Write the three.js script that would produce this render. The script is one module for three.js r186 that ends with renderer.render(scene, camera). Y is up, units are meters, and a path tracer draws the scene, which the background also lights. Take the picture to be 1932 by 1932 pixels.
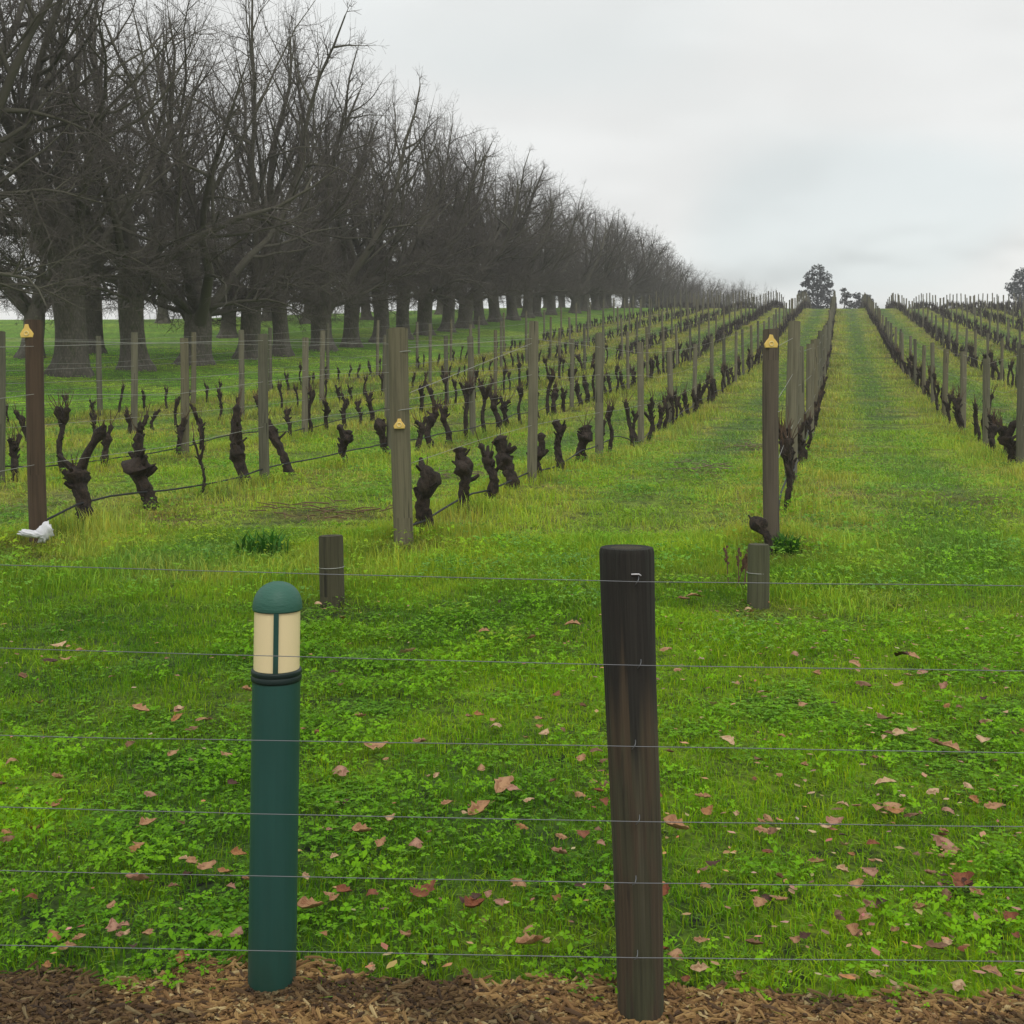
import * as THREE from 'three';
import { mergeGeometries } from 'three/addons/utils/BufferGeometryUtils.js';

// ---------------------------------------------------------------- camera, sky, sun, exposure
const EYE = 1.45, F = 1932;                       // eye height in metres; focal length of a 1932-wide picture
const scene = new THREE.Scene();
const camera = new THREE.PerspectiveCamera(53.13, 1, 0.1, 4000);
camera.position.set(0, EYE, 0);
camera.lookAt(0, EYE, -10);
camera.setViewOffset(1932, 1932, 0, 166, 1932, 1932);   // shifted lens: the eye level lies above the middle of the picture
camera.updateProjectionMatrix();

const renderer = new THREE.WebGLRenderer({ antialias: true });
renderer.toneMapping = THREE.LinearToneMapping;
renderer.toneMappingExposure = 1.14;
renderer.shadowMap.enabled = true;

const sun = new THREE.DirectionalLight(new THREE.Color(1, 0.96, 0.9), 0.9);
sun.position.set(12, 62, 42);
sun.castShadow = true;
sun.shadow.radius = 40;
sun.shadow.mapSize.set(2048, 2048);
Object.assign(sun.shadow.camera, { left: -80, right: 80, top: 80, bottom: -80, near: 1, far: 400 });
scene.add(sun, sun.target);

// ---------------------------------------------------------------- random numbers and noise
function rng(seed) {
  let a = seed >>> 0;
  return () => { a = (a + 0x6D2B79F5) | 0; let t = Math.imul(a ^ (a >>> 15), 1 | a); t = (t + Math.imul(t ^ (t >>> 7), 61 | t)) ^ t; return ((t ^ (t >>> 14)) >>> 0) / 4294967296; };
}
const hash = (x, y, z = 0) => { let h = Math.imul(x | 0, 374761393) ^ Math.imul(y | 0, 668265263) ^ Math.imul(z | 0, 2147483647 ^ 1274126177); h = Math.imul(h ^ (h >>> 13), 1274126177); return ((h ^ (h >>> 16)) >>> 0) / 4294967296; };
const fade = t => t * t * (3 - 2 * t), mix = (a, b, t) => a + (b - a) * t, clamp = (x, a = 0, b = 1) => Math.min(b, Math.max(a, x));
const step = (a, b, x) => fade(clamp((x - a) / (b - a)));
function noise2(x, y, seed = 0) {
  const i = Math.floor(x), j = Math.floor(y), u = fade(x - i), v = fade(y - j);
  return mix(mix(hash(i, j, seed), hash(i + 1, j, seed), u), mix(hash(i, j + 1, seed), hash(i + 1, j + 1, seed), u), v);
}
function noise3(x, y, z, seed = 0) {
  const k = Math.floor(z), w = fade(z - k);
  return mix(noise2(x, y, seed + k * 131), noise2(x, y, seed + k * 131 + 131), w);
}
function fbm(x, y, seed = 0, n = 4) { let s = 0, a = 0.5, t = 0; for (let i = 0; i < n; i++) { s += a * noise2(x, y, seed + i * 17); t += a; a *= 0.5; x *= 2.03; y *= 2.03; } return s / t; }
function tileNoise(x, y, period, seed) {          // value noise that repeats after `period` cells
  const w = n => ((n % period) + period) % period, i = Math.floor(x), j = Math.floor(y), u = fade(x - i), v = fade(y - j);
  return mix(mix(hash(w(i), w(j), seed), hash(w(i + 1), w(j), seed), u), mix(hash(w(i), w(j + 1), seed), hash(w(i + 1), w(j + 1), seed), u), v);
}

// ---------------------------------------------------------------- sky: overcast air and clouds only
{
  const W = 1024, H = 512, d = new Float32Array(W * H * 4);
  for (let j = 0; j < H; j++) for (let i = 0; i < W; i++) {
    const el = ((j + 0.5) / H - 0.5) * Math.PI, u = (i + 0.5) / W, a = (u - 0.5) * 2 * Math.PI;
    const x = Math.cos(el) * Math.cos(a), y = Math.sin(el), z = Math.cos(el) * Math.sin(a);
    const q = 1 / (0.28 + Math.max(0, y));         // a flat cloud deck seen in perspective
    const big = noise3(x * q * 1.1 + 5, z * q * 1.1 + 9, 0, 11) * 0.6 + noise3(x * q * 2.4, z * q * 2.4, 0, 12) * 0.4;
    const fine = fbm(x * q * 5, z * q * 5, 13, 4);
    const e = y;                                    // sine of the elevation
    const low = 1 - step(0.05, 0.24, e);            // brighter, broken band over the horizon
    const streak = fbm(Math.atan2(x, -z) * 9 + 3, e * 42, 15, 4);
    let v = 0.785 + (big - 0.5) * 0.1 + (fine - 0.5) * 0.05;
    v += low * (0.1 - 0.34 * step(0.5, 0.78, streak)); v -= 0.05 * step(0.5, 0.72, fbm(x * q * 2.2 + 3, z * q * 4.4, 25, 4));
    const blue = step(0.48, 0.72, noise3(x * q * 1.5 + 31, z * q * 1.5 + 3, 0, 21)) * (1 - step(0.2, 0.5, e)) * step(0.06, 0.14, e);
    v -= blue * 0.045;
    const warm = low * 0.03;
    const k = (j * W + i) * 4, g = y < -0.02 ? 0.35 : 1;
    d[k] = v * g * (0.995 - blue * 0.055 + warm * 0.3); d[k + 1] = v * g * (1.01 - blue * 0.004); d[k + 2] = v * g * (1.0 + blue * 0.012 - warm); d[k + 3] = 1;
  }
  const t = new THREE.DataTexture(d, W, H, THREE.RGBAFormat, THREE.FloatType);
  t.mapping = THREE.EquirectangularReflectionMapping; t.magFilter = t.minFilter = THREE.LinearFilter; t.wrapS = THREE.RepeatWrapping; t.needsUpdate = true;
  scene.background = t; scene.environment = t;
}
scene.fog = new THREE.FogExp2(new THREE.Color(0.80, 0.81, 0.83), 0.0012);

// ---------------------------------------------------------------- things, parts, names
const used = new Map();
function numbered(n) { const k = used.get(n) || 0; used.set(n, k + 1); return k ? `${n}_${String(k).padStart(3, '0')}` : n; }
const shade = o => { o.traverse(c => { if (c.isMesh) c.castShadow = c.receiveShadow = true; }); return o; };
function tag(o, label, category, group) {
  const n = label.split(/\s+/).length; if (n < 4 || n > 16) console.log('label words', n, label);
  o.userData = { label, category }; if (group) o.userData.group = group; return o;
}
function thing(name, label, category, pos = [0, 0, 0], turn = 0, group) {
  const o = new THREE.Group(); o.name = numbered(name); o.position.set(...pos); o.rotation.y = turn; scene.add(o); return tag(o, label, category, group);
}
function part(name, geo, m, parent) { const o = new THREE.Mesh(geo, m); o.name = name; parent.add(o); return o; }
function single(name, geo, m, label, category, pos = [0, 0, 0], group) { const o = new THREE.Mesh(geo, m); o.name = numbered(name); o.position.set(...pos); scene.add(o); return tag(o, label, category, group); }
function structure(name, geo, m) { const o = new THREE.Mesh(geo, m); o.name = name; o.userData = { kind: 'structure' }; scene.add(o); return o; }
function copy(src, name, label, pos, turn, group) {
  const o = src.clone(); o.name = numbered(name); o.position.set(...pos); o.rotation.set(0, turn, 0); o.userData = { ...src.userData, label }; if (group) o.userData.group = group; else delete o.userData.group; scene.add(o); return o;
}
const ORD = ['first', 'second', 'third', 'fourth', 'fifth', 'sixth', 'seventh', 'eighth', 'ninth', 'tenth', 'eleventh', 'twelfth', 'thirteenth', 'fourteenth', 'fifteenth', 'sixteenth'];

// ---------------------------------------------------------------- mesh builder for tubes
const V = (x, y, z) => new THREE.Vector3(x, y, z);
class Tubes {
  constructor() { this.p = []; this.n = []; this.u = []; this.i = []; }
  add(pts, radii, sides, bump, cap) {
    const base = this.p.length / 3, L = pts.length; let ref = null, len = 0;
    for (let k = 0; k < L; k++) {
      const t = V().subVectors(pts[Math.min(L - 1, k + 1)], pts[Math.max(0, k - 1)]).normalize();
      if (!ref) ref = Math.abs(t.y) < 0.9 ? V(0, 1, 0) : V(1, 0, 0.2);
      const a = V().crossVectors(ref, t).normalize(), b = V().crossVectors(t, a); ref = b.clone();
      if (k) len += pts[k].distanceTo(pts[k - 1]);
      for (let s = 0; s <= sides; s++) {
        const th = (s % sides) / sides * 2 * Math.PI, c = Math.cos(th), sn = Math.sin(th), nx = a.x * c + b.x * sn, ny = a.y * c + b.y * sn, nz = a.z * c + b.z * sn;
        let r = radii[k]; if (bump) r *= bump(th, len, nx, ny, nz, k);
        this.p.push(pts[k].x + nx * r, pts[k].y + ny * r, pts[k].z + nz * r); this.n.push(nx, ny, nz); this.u.push(s / sides * 6.283 * Math.max(radii[0], 0.02), len);
      }
    }
    const w = sides + 1;
    for (let k = 0; k < L - 1; k++) for (let s = 0; s < sides; s++) { const q = base + k * w + s; this.i.push(q, q + 1, q + w, q + 1, q + w + 1, q + w); }
    if (cap) for (const [k, dir] of [[L - 1, 1]]) {
      const c0 = this.p.length / 3, t = V().subVectors(pts[L - 1], pts[L - 2]).normalize();
      this.p.push(pts[k].x, pts[k].y, pts[k].z); this.n.push(t.x, t.y, t.z); this.u.push(0.5, 0.5);
      for (let s = 0; s <= sides; s++) { const q = (base + k * w + s) * 3; this.p.push(this.p[q], this.p[q + 1], this.p[q + 2]); this.n.push(t.x, t.y, t.z); this.u.push(0, 0); }
      for (let s = 0; s < sides; s++) this.i.push(c0, c0 + 1 + s, c0 + 2 + s);
    }
  }
  build(rough) {
    const g = new THREE.BufferGeometry();
    g.setAttribute('position', new THREE.Float32BufferAttribute(this.p, 3)); g.setAttribute('normal', new THREE.Float32BufferAttribute(this.n, 3)); g.setAttribute('uv', new THREE.Float32BufferAttribute(this.u, 2)); g.setIndex(this.i);
    if (rough) g.computeVertexNormals();
    return g;
  }
}

// ---------------------------------------------------------------- the lie of the land (metres; D = distance ahead of the camera)
const K = 0.3207;                                  // the vine rows run forward and to one side
const rowC = i => -0.568 + 3.012 * (i - 3);
const PD = [-400, -30, 2.5, 8.4, 11.6, 15, 18.3, 21.7, 31, 45, 54, 68, 78, 93, 103, 110, 120, 135, 170, 300, 700, 3000];
const PH = [-2, -0.2, 0, 0.45, 0.72, 0.88, 1.08, 1.35, 2.35, 4.1, 5.45, 7.75, 9.2, 11.6, 13.0, 13.75, 14.3, 14.3, 13, 5, -6, -30];
const PM = (() => {                                // monotone cubic slopes
  const n = PD.length, d = [], m = [];
  for (let i = 0; i < n - 1; i++) d.push((PH[i + 1] - PH[i]) / (PD[i + 1] - PD[i]));
  for (let i = 0; i < n; i++) m.push(i === 0 ? d[0] : i === n - 1 ? d[n - 2] : d[i - 1] * d[i] <= 0 ? 0 : 2 * d[i - 1] * d[i] / (d[i - 1] + d[i]));
  return m;
})();
function profile(D) {
  let i = 0; while (i < PD.length - 2 && D > PD[i + 1]) i++;
  const h = PD[i + 1] - PD[i], t = clamp((D - PD[i]) / h), t2 = t * t, t3 = t2 * t;
  return (2 * t3 - 3 * t2 + 1) * PH[i] + (t3 - 2 * t2 + t) * h * PM[i] + (-2 * t3 + 3 * t2) * PH[i + 1] + (t3 - t2) * h * PM[i + 1];
}
function groundY(x, D) {
  const c = x - K * D, lim = clamp(96 + 1.3 * x, 62, 108);
  let y = profile(D);
  if (D > lim && D < 900) { const over = D - lim, s = step(0, 40, over) ; y = mix(y, profile(lim) + 0.02 * over - 0.0012 * over * over, s * (1 - step(300, 900, D)) * (1 - step(-14, 14, c))); }
  const side = clamp(-c - 5, 0, 20), near = step(9, 20, D);
  y += near * (0.025 * Math.min(side, 8) + 0.07 * clamp(-c - 15, 0, 7)) * (1 - step(60, 120, D));
  const w = step(3, 9, D);
  y += w * (fbm(x * 0.35, D * 0.35, 3, 3) - 0.5) * 0.13 + (fbm(x * 1.3, D * 1.3, 5, 2) - 0.5) * 0.03;
  if (D < 4) y += -0.012 * x * (D < 3 ? 1 : 4 - D);
  if (D > 7 && D < 140) { const k = Math.round((c - rowC(3)) / 3.012), dr = c - rowC(3) - k * 3.012; if (k > -6) y += 0.06 * Math.exp(-dr * dr / 0.1) * step(8, 10, D); }
  return y;
}

// ---------------------------------------------------------------- colours of the ground cover
const mixC = (a, b, t) => [mix(a[0], b[0], t), mix(a[1], b[1], t), mix(a[2], b[2], t)];
const C = { lawn: [0.16, 0.295, 0.005], lawnDark: [0.06, 0.16, 0.004], lime: [0.24, 0.36, 0.006], lane: [0.24, 0.325, 0.055], track: [0.095, 0.2, 0.042], straw: [0.32, 0.3, 0.09], soil: [0.05, 0.034, 0.02], mown: [0.17, 0.42, 0.025], mownLight: [0.32, 0.56, 0.045], mulch: [0.12, 0.07, 0.03] };
const mulchEdge = x => 2.595 - 0.025 * step(0.1, 0.8, x) + 0.06 * Math.exp(-((x + 0.66) ** 2) / 0.05) + (noise2(x * 5, 1, 41) - 0.5) * 0.06 + (noise2(x * 17, 1, 42) - 0.5) * 0.05;
const PATCH = [[-1.82, 9.7, 0.75, 0.5], [-0.42, 12.6, 0.8, 0.4], [2.52, 13.4, 0.55, 0.6], [4.2, 17.6, 0.7, 0.8], [4.85, 10.6, 0.55, 0.5], [-3.7, 7.75, 0.5, 0.25], [1.3, 7.2, 0.5, 0.3], [-3.2, 9.3, 0.5, 0.3]];
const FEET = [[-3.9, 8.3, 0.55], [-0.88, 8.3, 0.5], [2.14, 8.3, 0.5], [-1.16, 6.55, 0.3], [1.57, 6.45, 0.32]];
function cover(x, D) {                             // {colour, height of the sward in metres}
  const c = x - K * D, n1 = fbm(x * 0.8, D * 0.8, 51), n2 = fbm(x * 3.1, D * 3.1, 53, 3), n3 = fbm(x * 0.23, D * 0.23, 57);
  if (c < -16.3 && D > 8) {
    let col = mixC(C.mown, C.mownLight, step(0.42, 0.7, fbm(x * 0.25, D * 0.9, 61)));
    col = mixC(col, C.lawnDark, 0.4 * step(0.5, 0.75, n1));
    const e = step(-16.9, -16.3, c);
    return { col: mixC(col, C.soil, e * 0.6), h: 0.03 + e * 0.04 };
  }
  const lawn = mixC(mixC(C.lawnDark, C.lawn, step(0.3, 0.62, n1)), C.lime, 0.35 * step(0.5, 0.8, n2));
  const k = Math.round((c - rowC(3)) / 3.012), dr = c - rowC(3) - k * 3.012, m = Math.abs(dr);
  let lane = mixC(C.lane, C.track, step(0.75, 1.25, m + (n1 - 0.5) * 0.6) * 0.9);
  lane = mixC(lane, C.lime, 0.55 * step(0.48, 0.72, n3) * (1 - step(12, 40, D)));
  lane = mixC(lane, C.track, 0.45 * step(0.55, 0.75, n2)); lane = mixC(lane, C.straw, 0.5 * step(0.5, 0.7, fbm(x * 1.9, D * 1.9, 69, 3)) * (1 - step(0.7, 1.2, m)));
  const foot = 1 - step(0.18, 0.62, m + (n2 - 0.5) * 0.5);
  lane = mixC(lane, mixC(C.straw, C.soil, step(0.42, 0.62, n2)), foot * (0.35 + 0.3 * step(12, 40, D)));
  lane = mixC(lane, C.straw, 0.4 * step(0.6, 0.78, n1));
  const bare = PATCH.reduce((a, [bx, bd, rx, rd]) => Math.max(a, 1 - step(0.4, 1.25, Math.hypot((x - bx) / rx, (D - bd) / rd) + (n2 - 0.5) * 1.1)), 0);
  lane = mixC(lane, mixC([0.17, 0.115, 0.06], C.soil, step(0.4, 0.6, n2)), bare * 0.6);
  const head = step(5.9, 8.4, D + (n1 - 0.5) * 2.4 + (n3 - 0.5) * 1.6);
  const col = mixC(lawn, lane, head);
  const h = mix(0.045, 0.05 + 0.075 * (1 - step(0.2, 0.9, m)) + 0.05 * (n2 - 0.5), head) * (1 + 0.5 * step(6.4, 7.4, D) * (1 - step(8, 10.5, D)));
  const soilShadeRing = FEET.reduce((a, [bx, bd, r]) => Math.max(a, 1 - step(0.4 * r, r, Math.hypot(x - bx, (D - bd + 0.12 * r) * 0.8) + (n2 - 0.5) * 0.1)), 0);  // bare soil round post feet, with contact shade painted into its colour
  return { col: mixC(col, C.soil, soilShadeRing * 0.45), h: h * (1 - 0.55 * bare) * (1 - 0.72 * soilShadeRing) };
}

// ---------------------------------------------------------------- materials
function dataTex(w, h, fn, srgb = true) {
  const d = new Uint8Array(w * h * 4);
  for (let j = 0; j < h; j++) for (let i = 0; i < w; i++) { const c = fn(i / w, j / h), k = (j * w + i) * 4; for (let q = 0; q < 3; q++) d[k + q] = clamp(Math.round((srgb ? Math.pow(clamp(c[q]), 1 / 2.2) : clamp(c[q])) * 255), 0, 255); d[k + 3] = 255; }
  const t = new THREE.DataTexture(d, w, h); t.wrapS = t.wrapT = THREE.RepeatWrapping; t.magFilter = THREE.LinearFilter; t.minFilter = THREE.LinearMipmapLinearFilter; t.generateMipmaps = true; if (srgb) t.colorSpace = THREE.SRGBColorSpace; t.needsUpdate = true; return t;
}
const tfbm = (u, v, p, s, n = 4) => { let a = 0.5, r = 0, t = 0; for (let i = 0; i < n; i++) { r += a * tileNoise(u * p, v * p, p, s + i); t += a; a *= 0.55; p *= 2; } return r / t; };
const std = (o) => new THREE.MeshStandardMaterial({ roughness: 0.9, metalness: 0, ...o });
const lin = (r, g, b) => new THREE.Color().setRGB(r, g, b);
const grainTex = dataTex(512, 512, (u, v) => { const a = 0.5 + 1.0 * (tfbm(u, v, 16, 71, 5) - 0.5) + 0.6 * (tileNoise(u * 128, v * 128, 128, 77) - 0.5); return [a * 1.15, a, a * 0.8]; });
const grainBump = dataTex(512, 512, (u, v) => { const a = tfbm(u, v, 32, 71, 5); return [a, a, a]; }, false);
const barkTex = dataTex(256, 512, (u, v) => { const r = Math.abs(tileNoise(u * 24, v * 10, 240, 81) - 0.5) * 2, m = step(0.55, 0.72, tfbm(u, v, 4, 85)), g = 0.45 + 0.75 * r * tfbm(u, v, 16, 83); return mixC([0.2 * g, 0.18 * g, 0.14 * g], [0.115 * g, 0.13 * g, 0.055 * g], m * 0.6); });
const woodTex = dataTex(256, 512, (u, v) => {
  const s = 0.6 * tileNoise(u * 64, v * 4, 64, 91) + 0.4 * tileNoise(u * 128, v * 8, 128, 92), b = tfbm(u, v, 6, 94), crack = step(0.86, 0.93, tileNoise(u * 48, v * 2, 48, 96));
  const g = (0.55 + 0.75 * s) * (0.75 + 0.5 * b) * (1 - 0.65 * crack); return [g, g, g];
});
const woodBump = dataTex(256, 512, (u, v) => { const s = 0.6 * tileNoise(u * 64, v * 4, 64, 91) + 0.4 * tileNoise(u * 128, v * 8, 128, 92), crack = step(0.86, 0.93, tileNoise(u * 48, v * 2, 48, 96)); const g = s * (1 - crack); return [g, g, g]; }, false);
const skinTex = dataTex(256, 256, (u, v) => { const a = 0.86 + 0.28 * (tfbm(u, v, 6, 171, 5) - 0.5) + 0.1 * (tileNoise(u * 70, v * 6, 70, 173) - 0.5), d = (1 - step(0.02, 0.2, v + 0.12 * (tfbm(u, v, 12, 174) - 0.5))) * 0.5; return mixC([a, a, a], [0.8, 0.42, 0.25], d); });
const M = {
  ground: std({ vertexColors: true, map: grainTex, bumpMap: grainBump, bumpScale: 0.04, roughness: 1 }),
  grass: new THREE.MeshPhysicalMaterial({ vertexColors: true, roughness: 0.8, metalness: 0, color: lin(2.0, 1.85, 1.5), specularIntensity: 0.25, transmission: 0.4, thickness: 0 }),
  bark: std({ map: barkTex, bumpMap: barkTex, bumpScale: 0.05 }),
  twig: std({ color: lin(0.108, 0.094, 0.08) }),
  limb: std({ color: lin(0.1, 0.094, 0.066), bumpMap: grainBump, bumpScale: 0.01 }),
  vine: std({ map: grainTex, color: lin(0.052, 0.041, 0.034), bumpMap: grainBump, bumpScale: 0.012 }),
  cane: std({ color: lin(0.1, 0.06, 0.036) }),
  wire: std({ color: lin(0.2, 0.21, 0.22), metalness: 0.5, roughness: 0.5 }),
  oldWire: std({ color: lin(0.36, 0.36, 0.33), metalness: 0.3, roughness: 0.6 }),
  hose: std({ color: lin(0.018, 0.02, 0.022), roughness: 0.55 }),
  green: std({ color: lin(0.023, 0.098, 0.078), map: skinTex, roughness: 0.42, bumpMap: grainBump, bumpScale: 0.0006 }),
  greenDome: std({ color: lin(0.03, 0.125, 0.085), roughness: 0.55, bumpMap: grainBump, bumpScale: 0.001 }),
  collar: std({ color: lin(0.006, 0.022, 0.018), roughness: 0.5 }),
  lens: std({ color: lin(0.95, 0.8, 0.46), roughness: 0.35 }),
  tagYellow: std({ color: lin(0.88, 0.6, 0.15), roughness: 0.5 }),
  tagPale: std({ color: lin(0.85, 0.68, 0.3), roughness: 0.5 }),
  plastic: std({ color: lin(0.72, 0.72, 0.75), roughness: 0.4 }),
  steel: std({ color: lin(0.5, 0.5, 0.5), metalness: 0.8, roughness: 0.4 }),
};
const wood = (r, g, b) => std({ map: woodTex, color: lin(r, g, b), bumpMap: woodBump, bumpScale: 0.004 });

// ---------------------------------------------------------------- ground: one sheet to beyond the crest
{
  const cs = [], ds = [];
  for (const c of [-1500, -800, -400, -220, -140, -100, -75, -60, -50, -44, -40]) cs.push(c);
  for (let c = -36; c < -17; c += 0.7) cs.push(c);
  for (let c = -17; c < 15.5; c += 0.2) cs.push(c);
  for (const c of [15.5, 17, 19, 22, 26, 32, 40, 52, 70, 100, 160, 260, 450, 900, 1500]) cs.push(c);
  for (const d of [-400, -200, -100, -50, -25, -12, -6, -3, -1, 0, 1, 1.6, 2]) ds.push(d);
  for (let d = 2.3; d < 3.2; d += 0.05) ds.push(d);
  for (let d = 3.2, s = 0.12; d < 150; d += s) { ds.push(d); s = 0.12 + Math.max(0, d - 8) * 0.012; }
  for (const d of [152, 160, 172, 190, 215, 250, 300, 380, 500, 700, 1000, 1600, 2600]) ds.push(d);
  const p = [], col = [], uv = [], idx = [], w = cs.length;
  for (const D of ds) for (const c of cs) {
    const x = c + K * Math.min(D, 200); p.push(x, groundY(x, D), -D); uv.push(x / 1.7, D / 1.7);
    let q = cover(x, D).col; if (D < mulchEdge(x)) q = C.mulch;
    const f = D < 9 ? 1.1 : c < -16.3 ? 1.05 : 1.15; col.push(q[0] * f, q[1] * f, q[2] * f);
  }
  for (let j = 0; j < ds.length - 1; j++) for (let i = 0; i < w - 1; i++) { const a = j * w + i; idx.push(a, a + 1, a + w, a + 1, a + w + 1, a + w); }
  const g = new THREE.BufferGeometry();
  g.setAttribute('position', new THREE.Float32BufferAttribute(p, 3)); g.setAttribute('color', new THREE.Float32BufferAttribute(col, 3)); g.setAttribute('uv', new THREE.Float32BufferAttribute(uv, 2)); g.setIndex(idx); g.computeVertexNormals();
  structure('ground', g, M.ground);
}

// ---------------------------------------------------------------- grass (nobody could count it)
function bladePatch(seed, n, rad, h0, h1, w0, w1, lean, flat = 0.35) {
  const R = rng(seed), p = [], nn = [], col = [], idx = [];
  for (let b = 0; b < n; b++) {
    const a = R() * 6.283, r = rad * Math.sqrt(R()), x = r * Math.cos(a), z = r * Math.sin(a), t = R() * 6.283, h = mix(h0, h1, R() * R() * 0.6 + R() * 0.4), w = mix(w0, w1, R()), l = lean * h * (0.2 + R() * R() * 2.2);
    const dx = Math.cos(t), dz = Math.sin(t), sx = -dz * w / 2, sz = dx * w / 2, k = p.length / 3;
    const hue = R(), dry = R() < 0.06 ? 1 : 0, v = 0.75 + 0.5 * R();
    const cc = dry ? [1.7 * v, 1.25 * v, 1.8 * v] : [v * mix(0.75, 1.15, hue), v, v * mix(1.2, 0.7, hue)];
    const pt = (f, y, ww) => { p.push(x + dx * l * f * f + sx * ww, y, z + dz * l * f * f + sz * ww); p.push(x + dx * l * f * f - sx * ww, y, z + dz * l * f * f - sz * ww); };
    pt(0, -0.02, 1); pt(0.55, h * 0.62, 0.85); p.push(x + dx * l, h * 0.95, z + dz * l);
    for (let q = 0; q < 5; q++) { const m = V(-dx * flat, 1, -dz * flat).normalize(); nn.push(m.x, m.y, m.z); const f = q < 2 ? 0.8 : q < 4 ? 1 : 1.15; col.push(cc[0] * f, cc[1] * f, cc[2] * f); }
    idx.push(k, k + 1, k + 2, k + 1, k + 3, k + 2, k + 2, k + 3, k + 4);
  }
  const g = new THREE.BufferGeometry(); g.setAttribute('position', new THREE.Float32BufferAttribute(p, 3)); g.setAttribute('color', new THREE.Float32BufferAttribute(col, 3)); g.setIndex(idx); g.computeVertexNormals(); return g;
}
function cloverPatch(seed, n, rad) {
  const R = rng(seed), p = [], nn = [], col = [], idx = [];
  for (let b = 0; b < n; b++) {
    const a = R() * 6.283, r = rad * Math.sqrt(R()), x = r * Math.cos(a), z = r * Math.sin(a), y = 0.018 + 0.035 * R(), s = 0.0045 + 0.0065 * R() * (0.6 + 0.6 * R()), t0 = R() * 6.283, v = 0.6 + 0.75 * R(), tilt = (R() - 0.5) * 1.2, ta = R() * 6.283, nl = R() < 0.7 ? 3 : 1;
    const up = V(Math.sin(tilt) * Math.cos(ta), Math.cos(tilt), Math.sin(tilt) * Math.sin(ta)), e1 = V().crossVectors(up, V(0.3, 0.1, 1)).normalize(), e2 = V().crossVectors(up, e1);
    for (let q = 0; q < nl; q++) {
      const t = t0 + q * 2.094, L = nl === 1 ? 2.2 : 1, k = p.length / 3, c = Math.cos(t), sn = Math.sin(t);
      for (const [f, g, d] of [[0, 0, 0], [0.75, 0.62, 0.12], [1.35, 0, -0.1], [0.75, -0.62, 0.12]]) { const i = (f * L * c - g * sn) * s, j = (f * L * sn + g * c) * s; p.push(x + e1.x * i + e2.x * j + up.x * d * s, y + e1.y * i + e2.y * j + up.y * d * s, z + e1.z * i + e2.z * j); nn.push(up.x, up.y, up.z); col.push(v * 0.85, v, v * 1.1); }
      idx.push(k, k + 1, k + 2, k, k + 2, k + 3);
    }
  }
  const g = new THREE.BufferGeometry(); g.setAttribute('position', new THREE.Float32BufferAttribute(p, 3)); g.setAttribute('color', new THREE.Float32BufferAttribute(col, 3)); g.setIndex(idx); g.computeVertexNormals(); return g;
}
function stuff(name, label, geo, mat, list) {       // list of [x, y, z, turn, horizontal scale, vertical scale, colour]
  const o = new THREE.InstancedMesh(geo, mat, list.length), m = new THREE.Matrix4(), q = new THREE.Quaternion(), c = new THREE.Color();
  list.forEach((a, i) => { m.compose(V(a[0], a[1], a[2]), q.setFromAxisAngle(V(0, 1, 0), a[3]), V(a[4], a[5], a[4])); o.setMatrixAt(i, m); o.setColorAt(i, c.setRGB(...a[6])); });
  o.name = numbered(name); o.userData = { label, kind: 'stuff', category: 'grass' }; scene.add(o); return o;
}
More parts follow.
